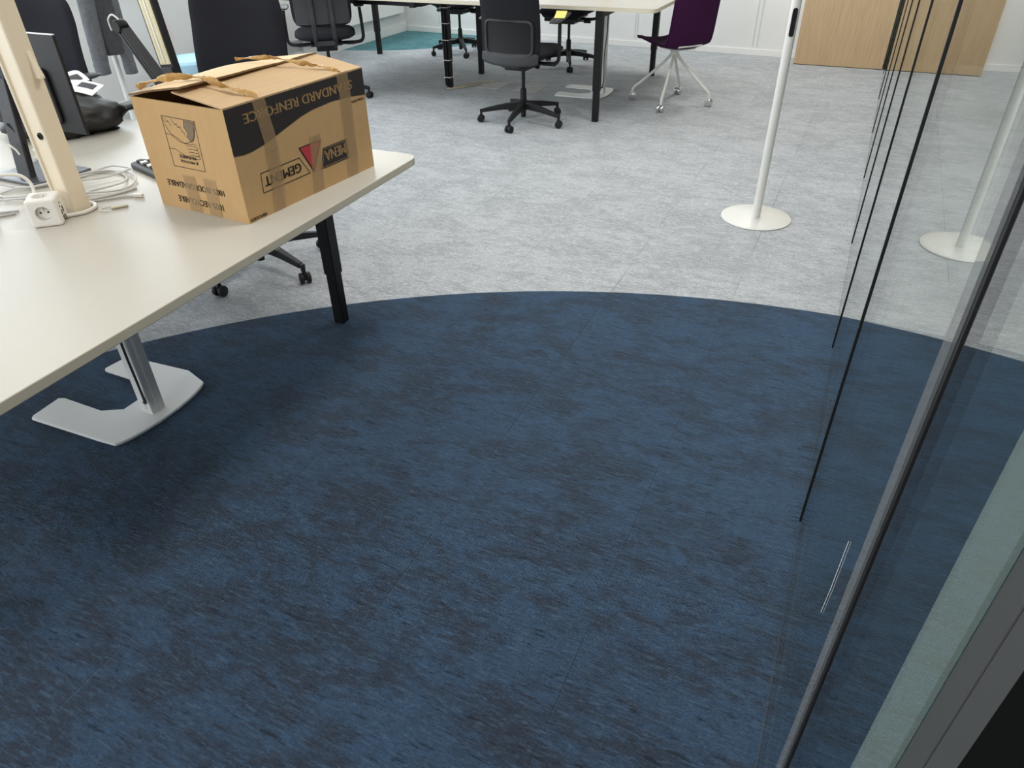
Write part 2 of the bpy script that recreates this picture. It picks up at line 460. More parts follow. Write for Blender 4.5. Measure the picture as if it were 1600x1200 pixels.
FONT_CACHE = {}
def text_mesh(s, wgt=0.0):
    if s in FONT_CACHE: return FONT_CACHE[s]
    cu = bpy.data.curves.new('txt', 'FONT'); cu.body = s; cu.size = 1.0; cu.resolution_u = 3; cu.offset = wgt
    o = bpy.data.objects.new('txt', cu); COL.objects.link(o)
    bpy.context.view_layer.update()
    dg = bpy.context.evaluated_depsgraph_get()
    me = bpy.data.meshes.new_from_object(o.evaluated_get(dg))
    bpy.data.objects.remove(o); bpy.data.curves.remove(cu)
    xs = [v.co.x for v in me.vertices]; ys = [v.co.y for v in me.vertices]
    FONT_CACHE[s] = (me, min(xs), max(xs), min(ys), max(ys))
    return FONT_CACHE[s]

# ------------------------------------------------------------------ room shell
GX = 0.117          # face of the glass partition
mb = MB(); mb.box((-1.2, 3.0, -0.05), (9.0, 11.4, 0.1)); f = mb.build('floor', M_CARPET); struct(f)
mb = MB(); mb.box((-1.2, 3.0, 2.75), (9.0, 11.4, 0.1)); struct(mb.build('ceiling', M_CEIL))
# left wall with window openings
mb = MB(); X0, X1 = -5.53, -5.42
def wall_piece(y0, y1, z0, z1): mb.box(((X0 + X1) / 2, (y0 + y1) / 2, (z0 + z1) / 2), (X1 - X0, y1 - y0, z1 - z0))
wall_piece(3.1, 8.6, 0, WIN_Z[0]); wall_piece(-2.6, 3.1, 0, WIN_B[0]); wall_piece(-2.6, 8.6, WIN_Z[1], 2.7)
edges = [-2.6] + [e for w in WIN for e in w] + [8.6]
for i in range(0, len(edges), 2): wall_piece(edges[i], edges[i + 1], WIN_B[0] if i < 4 else WIN_Z[0], WIN_Z[1])

mb.use(M_WALL)
struct(mb.build('wall_left', M_WALL))
for k, (a, b) in enumerate(WIN):
    mb = MB(); zb = WIN_B[k]; zc = (zb + WIN_Z[1]) / 2; h = WIN_Z[1] - zb
    for y in (a + .03, (a + b) / 2, b - .03): mb.box((-5.475, y, zc), (0.06, 0.06, h))
    for z in (zb + .03, WIN_Z[1] - .03): mb.box((-5.475, (a + b) / 2, z), (0.06, b - a, 0.06))
    w = struct(mb.build('window_%d' % (k + 1), M_TRIM, bevel=0.004))
    if zb < .5: continue
    mb = MB(); mb.box((-5.395, (a + b) / 2, WIN_Z[0] - 0.012), (0.09, b - a + 0.1, 0.024)); mb.build('window_sill', M_TRIM, w, bevel=0.004)
# back wall (slightly askew to the grid), its joints and baseboard
BA = math.atan2(8.255 - 8.424, -0.958 + 5.499)
BW = Matrix.Translation((-5.42, 8.425, 0)) @ Matrix.Rotation(BA, 4, 'Z')
mb = MB(); mb.use(M_WALL); mb.box((2.85, 0.06, 1.35), (5.9, 0.12, 2.7), mtx=BW)
mb.use(M_SEAM)
for x, w in ((3.02, 0.006), (3.045, 0.004), (4.29, 0.006), (4.335, 0.006), (1.75, 0.006), (0.5, 0.006)):
    mb.box((x, -0.001, 1.38), (w, 0.004, 2.6), mtx=BW)
struct(mb.build('wall_back'))
mb = MB(); mb.box((2.82, -0.008, 0.03), (5.60, 0.016, 0.06), mtx=BW); struct(mb.build('baseboard_back', M_TRIM, bevel=0.003))
mb = MB(); mb.box((-5.410, 2.9, 0.05), (0.02, 11.0, 0.10)); struct(mb.build('baseboard_left', M_TRIM, bevel=0.003))
mb = MB()
for x0, x1, z0, z1 in ((-5.7, .3, 0, .98), (-5.7, .3, 2.45, 2.7), (-5.7, -4.9, .98, 2.45), (-2.9, -2.5, .98, 2.45), (-.5, .3, .98, 2.45)):
    mb.box(((x0 + x1) / 2, -2.65, (z0 + z1) / 2), (x1 - x0, 0.1, z1 - z0))
struct(mb.build('wall_front', M_WALL))
for k, (a, b) in enumerate(((-4.9, -2.9), (-2.5, -0.5))):  # unseen windows added around the fill lights behind the viewer
    mb = MB()
    for x in (a + .03, (a + b) / 2, b - .03): mb.box((x, -2.66, 1.715), (.06, .06, 1.47))
    for z in (1.01, 2.42): mb.box(((a + b) / 2, -2.66, z), (b - a, .06, .06))
    struct(mb.build('window_%d' % (k + 13), M_TRIM, bevel=.004))
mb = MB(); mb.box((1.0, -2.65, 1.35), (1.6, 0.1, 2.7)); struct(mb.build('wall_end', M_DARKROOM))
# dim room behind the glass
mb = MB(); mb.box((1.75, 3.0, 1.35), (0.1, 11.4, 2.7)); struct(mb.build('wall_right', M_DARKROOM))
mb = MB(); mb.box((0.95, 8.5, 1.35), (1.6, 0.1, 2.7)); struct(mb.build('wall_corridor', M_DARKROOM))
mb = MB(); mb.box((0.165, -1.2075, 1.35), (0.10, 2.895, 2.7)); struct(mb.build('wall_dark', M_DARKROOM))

# glass partition: panes with black gaskets, bottom channel, grey frame
JOINTS = [0.586, 1.586, 2.57, 3.61, 4.63, 5.65, 6.67, 7.69]
def gx(y): return GX + 0.0035 * max(0.0, y - 1.0)
pan = [(0.29, 0.586)] + list(zip(JOINTS, JOINTS[1:])) + [(7.69, 8.20)]
for k, (a, b) in enumerate(pan):
    mb = MB()
    c = ((gx(a) + gx(b)) / 2 + 0.006, (a + b) / 2, 1.31); ang = -math.atan2(gx(b) - gx(a), b - a)
    mb.box(c, (0.010, b - a, 2.58), ang)
    w = struct(mb.build('window_%d' % (k + 5), M_GLASS))
    if k:
        g = MB(); g.box((gx(a) + (0.0058 if k == 1 else 0.0045), a, 1.31), (0.0125 if k == 1 else 0.0135, 0.012, 2.58)); g.build('gasket', M_BLACK, w)
mb = MB(); mb.box((GX - 0.0020, 0.609, 1.31), (0.003, 0.034, 2.58)); tag(mb.build('haze_strip', M_STRIP, bpy.data.objects['window_6']), 'grey see-through strip beside the black joint')
mb = MB(); mb.box((GX - 0.0035, 0.326, 1.31), (0.003, 0.058, 2.58)); tag(mb.build('haze_strip', M_VEIL, bpy.data.objects['window_5']), 'painted pale green reflection strip beside the grey frame')
mb = MB(); mb.tube([(GX - 0.0001, .738, .785), (GX - 0.0001, .740, .69), (GX - 0.0001, .748, .63)], 0.0003, 5); mb.build('scratch', M_PAPER, bpy.data.objects['window_6'])
mb = MB(); mb.use(M_BLACK); mb.bar((gx(.3) + .006, .3, .006), (gx(8.2) + .006, 8.2, .006), 0.006, 0.012)
mb.use(M_FRAMEGREY)
for s in (-.0045, .0045): mb.bar((gx(.3) + .006 + s, .3, .005), (gx(8.2) + .006 + s, 8.2, .005), 0.003, 0.010)
struct(mb.build('trim_1'))
mb = MB(); mb.bar((gx(.3) + .05, .3, 2.65), (gx(8.2) + .05, 8.2, 2.65), 0.14, 0.1); struct(mb.build('trim_2', M_FRAMEGREY))
mb = MB(); mb.box((0.165, 0.2825, 1.32), (0.10, 0.0275, 2.60)); mb.box((0.165, 0.255, 1.32), (0.0985, 0.0272, 2.60)); struct(mb.build('trim_3', M_FRAMEGREY, bevel=0.0006))

# ------------------------------------------------------------------ oak cupboard front at the back
t = thing('cupboard', 'oak veneered full height cupboard standing at the end of the glass wall', 'cupboard', (-0.275, 8.065, 0))
mb = MB(); mb.box((0, 0, 1.1), (0.80, 0.24, 2.19)); mb.build('carcass', M_WOOD, t, bevel=0.002)
mb = MB(); mb.box((0, -0.112, 0.0025), (0.79, 0.01, 0.005)); mb.build('base_shadow_line', M_DARKROOM, t)  # near-black strip painting the shadow line under the cupboard

# ------------------------------------------------------------------ benches
def desk_leg(root, x, y, h, side=1):
    mb = MB(); mb.box((x, y, h - (h - 0.22) / 2), (0.052, 0.052, h - 0.22)); 
    mb.box((x, y, 0.115), (0.044, 0.044, 0.23))
    return mb.build('leg', M_BLACK, root, bevel=0.003)

def rounded_rect(x0, x1, y0, y1, r, n=5):
    out = []
    for cx, cy, a in ((x1 - r, y1 - r, 0), (x0 + r, y1 - r, 90), (x0 + r, y0 + r, 180), (x1 - r, y0 + r, 270)):
        for i in range(n + 1):
            q = R(a + 90 * i / n); out.append((cx + r * math.cos(q), cy + r * math.sin(q)))
    return out

def desktop(root, x0, x1, y0, y1, h, holes=()):
    """laminate top with rounded corners and square cable holes (keyholed outline)"""
    mb = MB(); th = 0.024
    mb.use(M_EDGE); mb.prism(rounded_rect(x0, x1, y0, y1, 0.045), h - th, h - 0.0008)
    for f in mb.bm.faces:
        if f.normal.z < -.5: pass
    mb.use(M_DESK)
    mb.face([V(x, y, h) for x, y in rounded_rect(x0 + .0012, x1 - .0012, y0 + .0012, y1 - .0012, 0.044)])
    o = mb.build('desktop', None, root)
    return o

# near bench; its open end points at the glass wall
NZ = 0.728
nb = thing('bench_desk', 'near white bench desk carrying the cardboard box, lamp pole through it', 'desk', (-1.321, 2.063, 0), R(1.6))
mb = MB()
# the top is laid as eight pieces round the pole hole and merged
hx, hy, hs = -1.975 + 1.321, 1.24 - 2.063, 0.034
rot = Matrix.Rotation(R(-1.6), 4, 'Z')
hp = rot @ V(hx, hy, 0)
xs = [-3.30, hp.x - hs, hp.x + hs, 0.0]; ys = [-1.66, hp.y - hs, hp.y + hs, 0.0]
def top_layer(mb, z, inset):
    bm = mb.bm; X = [xs[0] + inset, xs[1] - inset * 0, xs[2], xs[3] - inset]; Y = [ys[0] + inset, ys[1], ys[2], ys[3] - inset]
    return [[bm.verts.new((X[i], Y[j], z)) for j in range(4)] for i in range(4)]
mb.use(M_DESK)
A = top_layer(mb, NZ, 0.0); B = top_layer(mb, NZ - 0.024, 0.0)
for i in range(3):
    for j in range(3):
        if i == 1 and j == 1: continue
        mb.use(M_DESK); fa = mb.bm.faces.new((A[i][j], A[i + 1][j], A[i + 1][j + 1], A[i][j + 1])); fa.material_index = mb.cur
        fb_ = mb.bm.faces.new((B[i][j], B[i][j + 1], B[i + 1][j + 1], B[i + 1][j])); fb_.material_index = mb.cur
mb.use(M_EDGE)
bd = [(i, 0) for i in range(3)] + [(3, j) for j in range(3)] + [(i, 3) for i in range(3, 0, -1)] + [(0, j) for j in range(3, 0, -1)]
for k in range(12):
    a, b = bd[k], bd[(k + 1) % 12]
    f_ = mb.bm.faces.new((A[a[0]][a[1]], B[a[0]][a[1]], B[b[0]][b[1]], A[b[0]][b[1]])); f_.material_index = mb.cur
hd = [(1, 1), (1, 2), (2, 2), (2, 1)]
for k in range(4):
    a, b = hd[k], hd[(k + 1) % 4]
    f_ = mb.bm.faces.new((A[a[0]][a[1]], B[a[0]][a[1]], B[b[0]][b[1]], A[b[0]][b[1]])); f_.material_index = mb.cur
cor = [e for e in mb.bm.edges if abs(e.verts[0].co.z - e.verts[1].co.z) > .01 and (abs(e.verts[0].co.x) < 1e-6 or e.verts[0].co.x < -3.29) and (abs(e.verts[0].co.y) < 1e-6 or e.verts[0].co.y < -1.65)]
bmesh.ops.bevel(mb.bm, geom=cor, offset=0.05, segments=6, affect='EDGES', profile=0.5)
mb.build('desktop', None, nb, bevel=0.002)
for x in (-0.43, -2.87):
    for y in (-0.032, -1.63): desk_leg(nb, x, y, NZ - 0.024)
for y in (-0.55, -1.07): desk_leg(nb, -1.65, y, NZ - 0.024)
mb = MB()
for y in (-0.10, -1.56): mb.box((-1.65, y, NZ - 0.045), (2.60, 0.04, 0.04))
for x in (-0.43, -2.87): mb.box((x, -0.81, NZ - 0.045), (0.04, 1.45, 0.04))
mb.build('under_frame', M_BLACK, nb, bevel=0.002)

# far bench
FZ = 0.780
fbench = thing('bench_desk', 'far white bench desk by the back wall with zip tied cables down one leg', 'desk', (-1.382, 5.238, 0), 0)
desktop(fbench, -3.55, 0.0, 0.0, 1.785, FZ)
for x, y in ((-0.407, 0.05), (-0.442, 1.735), (-3.484, 1.80 - 0.05)): desk_leg(fbench, x, y, FZ - .024)
desk_leg(fbench, -1.983, 1.245, FZ - .024)
cl = desk_leg(fbench, -1.971, 0.607, FZ - .024)
mb = MB()
for sx, sy in ((-.028, -.02), (-.018, -.032), (.002, -.034), (.022, -.032)): mb.tube([(-1.971 + sx, .607 + sy, .03), (-1.971 + sx * 1.1, .607 + sy * 1.1, .35), (-1.971 + sx, .607 + sy, .72)], 0.008, 6)
mb.build('cable_bundle', M_BLACK, fbench)
for z in (.10, .24, .40, .53, .65):
    mb = MB(); mb.box((-1.971, .598, z), (.070, .082, .005)); mb.build('zip_tie', M_WHITEPL, fbench, bevel=.001)
mb = MB(); mb.box((-1.95, 0.89, FZ - .05), (3.0, .06, .05))
for x in (-.42, -1.98, -3.48): mb.box((x, 0.89, FZ - .05), (.05, 1.6, .05))
mb.box((-2.75, .40, FZ - .06), (1.5, .28, .06))
mb.build('under_frame', M_BLACK, fbench, bevel=.002)

# floor lamps: U shaped foot, square pole, flat head above the picture
def floor_lamp(name, label, loc, mirror=1, rz=0.0):
    t = thing(name, label, 'lamp', loc, rz, None)
    # foot: outer arc towards +x, prongs towards -x
    out = [(-.365, -.195), (-.02, -.19)]
    arc = [(0.02 + 0.055 * math.cos(q) - 0.0, 0.21 * math.sin(q)) for q in [R(a) for a in range(-72, 73, 12)]]
    poly = [(-.355, -.205), (-.345, -.218)] + [(-.03, -.205)] + arc + [(-.07, .235), (-.345, .215), (-.365, .205), (-.375, .115), (-.365, .105), (-.16, .105), (-.095, .055), (-.095, -.045), (-.16, -.085), (-.345, -.085), (-.365, -.095)]
    mb = MB(); mb.prism([(x, y * 0.97) for x, y in poly], 0.001, 0.012)
    mb.build('foot', mat('white_foot', (0.88, 0.89, 0.88), 0.35, var=0.02), t, bevel=0.003)
    mb = MB(); mb.box((0, 0, 0.36), (0.054, 0.054, 0.70))
    for sx, sy in ((1, 0), (-1, 0), (0, 1), (0, -1)):
        mb.box((sx * .027, sy * .027, .37), (.004 if sx else .012, .004 if sy else .012, .68))
    mb.build('lower_pole', M_ALU, t, bevel=0.003)
    mb = MB(); mb.box((0, 0, 1.36), (0.062, 0.056, 1.30)); mb.box((-.028, -.020, 1.36), (.012, .030, 1.28))
    mb.build('pole', M_LAMPWHITE, t, bevel=0.006)
    mb = MB(); mb.prism([(0, .405), (.020, .342), (.020, .337), (0, .337)], -.006, .006, Matrix.Translation((.030, .012, .75)) @ Matrix.Rotation(R(90), 4, 'X')); mb.build('sensor_fin', M_LAMPWHITE, t)
    mb = MB(); mb.lathe([(0, .0), (.009, .0), (.009, .004), (.005, .005), (.0045, .002), (0, .002)], 20, mtx=Matrix.Translation((.012, -.028, .948)) @ Matrix.Rotation(R(90), 4, 'X')); mb.build('switch', M_BLACK, t, smooth=True)
    mb = MB(); mb.box((-.15, 0, 2.03), (1.05, 0.30, 0.03)); mb.build('lamp_head', M_LAMPWHITE, t, bevel=.008)
    mb = MB(); mb.tube([(.029, -.026, .70), (.032, -.030, .5), (.020, -.036, .32), (.026, -.038, .14), (.014, -.030, .06)], .004, 6, smooth=6); mb.build('power_cord', M_GREYPL, t, smooth=True)
    mb = MB(); mb.lathe([(0, 0), (.007, 0), (.007, .003), (0, .003)], 12, mtx=Matrix.Translation((.010, -.0285, .06)) @ Matrix.Rotation(R(90), 4, 'X')); mb.build('cord_outlet', M_BLACK, t)
    return t
floor_lamp('floor_lamp', 'white lamp pole rising through the near desk, its U shaped foot on blue carpet', (-1.975, 1.24, 0))
floor_lamp('floor_lamp', 'white lamp with flat U shaped foot under the far bench', (-2.025, 6.12, 0))

# ------------------------------------------------------------------ task chairs
def caster(leg, a, rad, m1=M_BLACKPL, hub=M_BLACKPL, r=0.026, ang=0.0):
    c = V(rad * math.cos(a), rad * math.sin(a), r)
    Rm = Matrix.Translation(c) @ Matrix.Rotation(a + ang, 4, 'Z')
    mb = MB()
    for s in (-1, 1):
        W_ = Rm @ Matrix.Translation((0, s * .016, 0)) @ Matrix.Rotation(R(90), 4, 'X')
        mb.lathe([(0, -.011), (r * .6, -.011), (r * .92, -.009), (r, -.004), (r, .004), (r * .92, .009), (r * .6, .011), (0, .011)], 18, mtx=W_)
    mb.box((0, 0, r * .35), (r * 1.1, .011, r * 1.3), mtx=Rm)
    return mb.build('caster', m1, leg, smooth=True)

def task_chair(name, label, loc, face, star, back=(0.44, 1.05), bw=0.225, style='frame', tilt=0.10, group='black task chairs', arm_w=0.285, rad=0.33, pad_y=0.05, back_y=-0.225, fab=M_FABRIC, armz=.715, taper=0.0, pad_tilt=0.0, pexp=7.0, padmat=M_BLACKPL):
    t = thing(name, label, 'chair', loc, face - PI / 2, None)       # local +y is the way the sitter faces
    st = star - (face - PI / 2)
    mb = MB(); mb.lathe([(0, .035), (.019, .035), (.019, .085), (.034, .09), (.036, .15), (.024, .158), (.0225, .235), (.018, .24), (.0135, .241), (.0135, .40), (0, .40)], 20)
    mb.build('gas_column', M_BLACKPL, t, smooth=True)
    for k in range(5):
        a = st + k * 2 * PI / 5
        d = V(math.cos(a), math.sin(a), 0); z = V(0, 0, 1)
        mb = MB()
        mb.bar(d * .028 + z * .122, d * .17 + z * .108, .046, .050, .034, .038)
        mb.bar(d * .168 + z * .108, d * (rad - .012) + z * .084, .034, .038, .024, .026)
        mb.bar(d * (rad - .004) + z * .094, d * (rad - .002) + z * .045, .022, .022, .014, .014)
        lg = mb.build('leg', M_BLACKPL, t, bevel=0.004)
        caster(lg, a, rad, ang=random.uniform(-.6, .9))
    mb = MB(); mb.box((0, -.02, .41), (.17, .24, .05)); mb.box((0, -.02, .437), (.26, .30, .02))
    mb.build('mechanism', M_BLACKPL, t, bevel=.008)
    for s in (-1, 1):
        mb = MB(); mb.tube([(s * .08, .05, .412), (s * .19, .05, .412)], .006, 8); mb.tube([(s * .17, .05, .412), (s * .235, .05, .412)], .015, 10)
        mb.build('lever', M_BLACK, t, smooth=True)
    mb = MB()
    pillow(mb, .245, .235, .030, .045, lambda x, y, q: (x, y + .02, .488 + q - max(0, y - .12) ** 2 * .9 + .25 * x * x), 16, 5.0)
    mb.build('seat', fab, t, smooth=True)
    z0, z1 = back; hh = (z1 - z0) / 2; zc = (z0 + z1) / 2
    def place(x, y, q):
        f = (y + hh) / (2 * hh)
        bow = -0.035 * math.sin(min(1, f * 1.3) * PI * .9)
        return (x * (1 - taper * f), back_y + q - tilt * (f * 2 * hh) * .75 - bow * .8 + 0.9 * x * x * .55, zc + y)
    mb = MB(); pillow(mb, bw, hh, .018, .026, place, 20, pexp)
    bk = mb.build('backrest', fab, t, smooth=True)
    if style == 'frame':
        # moulded lower shell with a rounded opening that shows the lumbar cushion
        ring = []
        ow, oz0, oz1 = bw * .80, z0 + .075, z0 + .285
        def P(x, z, q): return Vector(place(x, z - zc, q))
        pts = rounded_rect(-ow, ow, oz0, oz1, .035, 4)
        mb = MB(); mb.tube([P(x, z, -.022) for x, z in pts], .009, 8, closed=True); mb.build('opening_frame', M_GREYPL, bk, smooth=True)
        mb = MB(); mb.grid(lambda u, v: P((u - .5) * 2 * ow * .97, oz0 + v * (oz1 - oz0), -.0195), 8, 8); mb.build('lumbar_panel', M_BLACK, bk, smooth=True)
        mb = MB()
        pillow(mb, bw * .985, .040, .012, .012, lambda x, y, q: P(x, z0 + .036 + y + 0.35 * x * x, -.018 + q), 14, 6.0)
        mb.build('lower_shell', M_GREYPL, bk, smooth=True)
        mb = MB()
        for k in range(7): mb.box(P((k - 3) * .016, oz1 - .006 + .0, -.030), (.006, .006, .005))
        mb.build('height_notches', M_BLACK, bk)
        mb = MB(); mb.bar((0, -.10, .412), (0, back_y + .01, .43), .10, .03, .14, .025); mb.build('back_bracket', M_GREYPL, t, bevel=.006)
    elif style == 'bars':
        mb = MB()
        for s in (-1, 1):
            q = [Vector(place(s * .075, z - zc, -.036)) for z in (z0 + .50, z0 + .30, z0 + .12, z0 + .02)]
            q = [q[0], q[1], q[2], q[3], q[3] + V(0, .02, -.09), q[3] + V(-s * .0, .06, -.145), V(s * .06, -.09, .395)]
            mb.tube(q, .019, 8, smooth=4, flat=.7)
        mb.box(Vector(place(0, z0 - .085 - zc, -.03)) + V(0, .035, -.035), (.14, .05, .03))
        mb.build('back_uprights', M_GREYPL, t, smooth=True)
        mb = MB(); mb.grid(lambda u, v: Vector(place((u - .5) * 2 * bw * .9, (v - .5) * 2 * hh * .93, -.021)), 10, 10); mb.build('back_shell', M_GREYPL, bk, smooth=True)
    else:
        mb = MB(); mb.bar((0, -.10, .412), (0, back_y - .02, .43), .10, .03, .08, .025); mb.bar((0, back_y - .02, .42), (0, back_y - .06, .80), .08, .025, .06, .02, up=(0, 1, 0)); mb.build('back_bracket', M_GREYPL, t, bevel=.006)
    for s in (-1, 1):
        mb = MB()
        mb.tube([(s * .10, -.01, .425), (s * (arm_w - .05), -.01, .425), (s * (arm_w - .005), -.005, .45), (s * arm_w, 0.0, .52), (s * (arm_w - .005), .015, armz - .02)], .017, 8, smooth=5, flat=.8)
        ar = mb.build('armrest', M_BLACKPL, t, smooth=True)
        mb = MB(); pillow(mb, .043, .125, .012, .012, lambda x, y, q: (s * (arm_w - .008) + x, pad_y + y, armz + q + y * pad_tilt), 12, 4.5)
        mb.build('arm_pad', padmat, ar, smooth=True)
    return t

C1 = (-2.297, 5.093, 0)
task_chair('task_chair', 'black task chair pushed to far bench, yellow note on its armrest', C1, R(88), 2.654 + 2 * 0.4468, (0.435, 1.02), .225, 'frame', fab=M_FABRIC2, rad=.325, pad_tilt=.16, pad_y=.03, armz=.72)
task_chair('task_chair', 'black task chair with plain back facing us, behind the cardboard box', (-2.42, 2.30, 0), R(-90), R(-83), (0.52, 1.17), .262, 'plain', tilt=.04, back_y=-.20, rad=.315, taper=.05, arm_w=.335, pad_y=.14, armz=.755)
task_chair('task_chair', 'black task chair behind the monitor, only back and armrest visible', (-3.98, 2.52, 0), R(-82), R(20), (0.50, 1.05), .245, 'plain', tilt=.05, back_y=-.2, taper=.05, pexp=9.0, arm_w=.385)
task_chair('task_chair', 'black task chair with two back uprights, armrests, near the window wall', (-4.16, 5.22, 0), R(90 + 38), R(12), (0.58, 1.10), .235, 'bars', fab=M_FABRIC2, tilt=.05, arm_w=.31, armz=.70)
task_chair('task_chair', 'black task chair under the far bench, on the teal carpet edge', (-4.06, 7.36, 0), R(-90), R(-52), (0.52, 1.05), .225, 'plain')
task_chair('task_chair', 'black task chair under the far bench, behind the chair with the note', (-2.72, 7.12, 0), R(-90), R(-66), (0.52, 1.05), .225, 'plain')

# sticky note with handwriting on the arm of the first chair
fa = R(88) - PI / 2
Mx = Matrix.Translation(C1) @ Matrix.Rotation(fa, 4, 'Z')
t = thing('sticky_note', 'yellow sticky note lying on the black armrest', 'note', Mx @ V(.277, .030, .733), fa + R(12))
t.rotation_euler[0] = R(11)
mb = MB(); mb.slab(lambda u, v: V((u - .5) * .076, (v - .5) * .10, .0012 + .022 * (v - .2) ** 2), lambda u, v: V((u - .5) * .076, (v - .5) * .10, .0004 + .022 * (v - .2) ** 2), 4, 6)
mb.use(M_YELLOW); nt_ = mb.build('paper', M_YELLOW, t)
mb = MB()
mb.tube([(-.006, .030, .003), (.0, .012, .003), (.004, .028, .003), (.010, .010, .003)], .0012, 5); mb.tube([(.016, .026, .003), (.018, .012, .003)], .0012, 5); mb.tube([(.024, .022, .003), (.024, .010, .003)], .0012, 5)
mb.build('handwriting', M_INK, t)
t = tag(MB().__class__() and (lambda m: (m.tube([(-2.02, 5.63, FZ + .005), (-1.90, 5.62, FZ + .005)], .005, 10), m.build('pen', M_RED, smooth=True))[1])(MB()), 'red pen lying on the far bench desk', 'pen')

# ------------------------------------------------------------------ purple chair
FP = R(139)
pc = thing('swivel_chair', 'purple upholstered shell chair on white four legged swivel base', 'chair', (-1.409, 6.033, 0), FP - PI / 2)
for k in range(4):
    a = 2.276 + 2 * 0.4468 + k * PI / 2 - (FP - PI / 2); d = V(math.cos(a), math.sin(a), 0); z = V(0, 0, 1)
    mb = MB(); mb.tube([d * .012 + z * .40, d * .03 + z * .36, d * .10 + z * .285, d * .23 + z * .165, d * .295 + z * .11, d * .312 + z * .085, d * .314 + z * .05], .0115, 10, smooth=5)
    lg = mb.build('leg', M_WHITEMET, pc, smooth=True)
    c = caster(lg, a, .314, M_CHROME, r=.030, ang=random.uniform(-.4, .4)); c['label'] = 'chrome caster'
mb = MB(); mb.lathe([(0, .36), (.032, .36), (.034, .42), (0, .42)], 20); mb.build('hub', M_WHITEMET, pc, smooth=True)
# one sheet: seat, tight bend, back; section in (y, z)
sec = catmull([V(0, .24, .448), V(0, .20, .455), V(0, .05, .440), V(0, -.12, .432), V(0, -.185, .455), V(0, -.215, .53), V(0, -.235, .66), V(0, -.265, .86)], 8)
def shell(off, hw):
    def f(u, v):
        k = min(len(sec) - 1, int(u * (len(sec) - 1) + .5)); p = sec[k]
        q = sec[min(k + 1, len(sec) - 1)] - sec[max(k - 1, 0)]; n = V(0, q.z, -q.y).normalized()
        x = (v - .5) * 2
        e = min(1.0, 1.0 - 0.22 * max(0, abs(u - .5) * 2 - .86) / .14)
        xx = x * hw * e * (1 - .06 * (u > .5) * (u - .5))
        curl = .026 * x * x
        return V(xx, p.y, p.z) + n * (off + curl)
    return f
mb = MB(); mb.slab(shell(.012, .205), shell(0.0, .205), 40, 12); mb.build('upholstered_shell', M_PURPLE, pc, smooth=True)
mb = MB(); mb.slab(shell(-.002, .20), shell(-.008, .20), 40, 12); mb.build('outer_shell', M_PURPLE, pc, smooth=True)
mb = MB(); mb.box((0, -.02, .422), (.20, .22, .014)); mb.bar((0, -.06, .42), (0, -.20, .455), .16, .012, .22, .012); mb.build('seat_plate', M_WHITEMET, pc, bevel=.005)

# ------------------------------------------------------------------ stanchion by the glass
t = thing('post_stand', 'white round post with black slot on a white disc foot', 'post', (-0.360, 3.812, 0))
mb = MB(); mb.lathe([(0, 0.0), (.176, 0.0), (.180, .002), (.180, .006), (.176, .008), (0, .008)], 64); mb.build('disc_foot', M_WHITEMET, t, smooth=True)
mb = MB(); mb.lathe([(0, .008), (.022, .008), (.022, 1.72), (.019, 1.73), (0, 1.73)], 32); mb.build('post', M_WHITEMET, t, smooth=True)
# slot faces the viewer
az = math.atan2(-3.81, 0.36) + R(6)
Ms = Matrix.Rotation(az, 4, 'Z') @ Matrix.Translation((0, 0, .944))
mb = MB(); pl = [(.0085 * math.cos(q), .049 + .0085 * math.sin(q)) for q in [R(a) for a in range(0, 181, 20)]] + [(.0085 * math.cos(q), -.049 + .0085 * math.sin(q)) for q in [R(a) for a in range(180, 361, 20)]]
mb.prism(pl, .0185, .0232, Ms @ Matrix.Rotation(R(90), 4, 'Y') @ Matrix.Rotation(R(90), 4, 'Z'))
sl = mb.build('slot', M_BLACK, t)
mb = MB(); mb.tube([(Ms @ Matrix.Rotation(R(90), 4, 'Y') @ Matrix.Rotation(R(90), 4, 'Z')) @ V(x * 1.12, y * 1.02, .0222) for x, y in pl], .0018, 6, closed=True); mb.build('slot_rim', M_BLACKPL, sl, smooth=True)

# ------------------------------------------------------------------ cardboard box
BO = V(-1.436, 1.356, NZ); BAng = R(86.24)
box = thing('cardboard_box', 'printed brown moving box upside down on the near desk, taped shut', 'box', BO, BAng)
# local: x along the printed long side (0..0.55), y to the far side (0..0.35)
BL, BWd, BH, TH = .55, .35, .30, .005
mb = MB(); mb.use(M_CARD)
mb.box((BL / 2, TH / 2, BH / 2), (BL, TH, BH)); mb.box((BL / 2, BWd - TH / 2, BH / 2), (BL, TH, BH))
mb.box((TH / 2, BWd / 2, BH / 2), (TH, BWd - 2 * TH, BH)); mb.box((BL - TH / 2, BWd / 2, BH / 2), (TH, BWd - 2 * TH, BH)); mb.box((BL / 2, BWd / 2, TH / 2), (BL - 2 * TH, BWd - 2 * TH, TH))
EPS = .0007
def Lg(s, t_, e=EPS): return V(s, -e, t_)          # printed long side
def Lf(s, t_, e=EPS): return V(-e, s, t_)          # short side towards the viewer
def patch(pts, m, fn=Lg, e=EPS): mb.use(m); mb.face([fn(x, y, e) for x, y in pts])
def outline(pts, w, m, fn=Lg, e=EPS, closed=True):
    mb.use(m); n = len(pts)
    for i in range(n if closed else n - 1):
        a, b = Vector(pts[i]), Vector(pts[(i + 1) % n]); d = (b - a)
        if d.length < 1e-6: continue
        d.normalize(); nn = Vector((-d.y, d.x)) * w / 2; d = d * w / 2
        mb.face([fn(*p, e) for p in (a - d - nn, b + d - nn, b + d + nn, a - d + nn)])
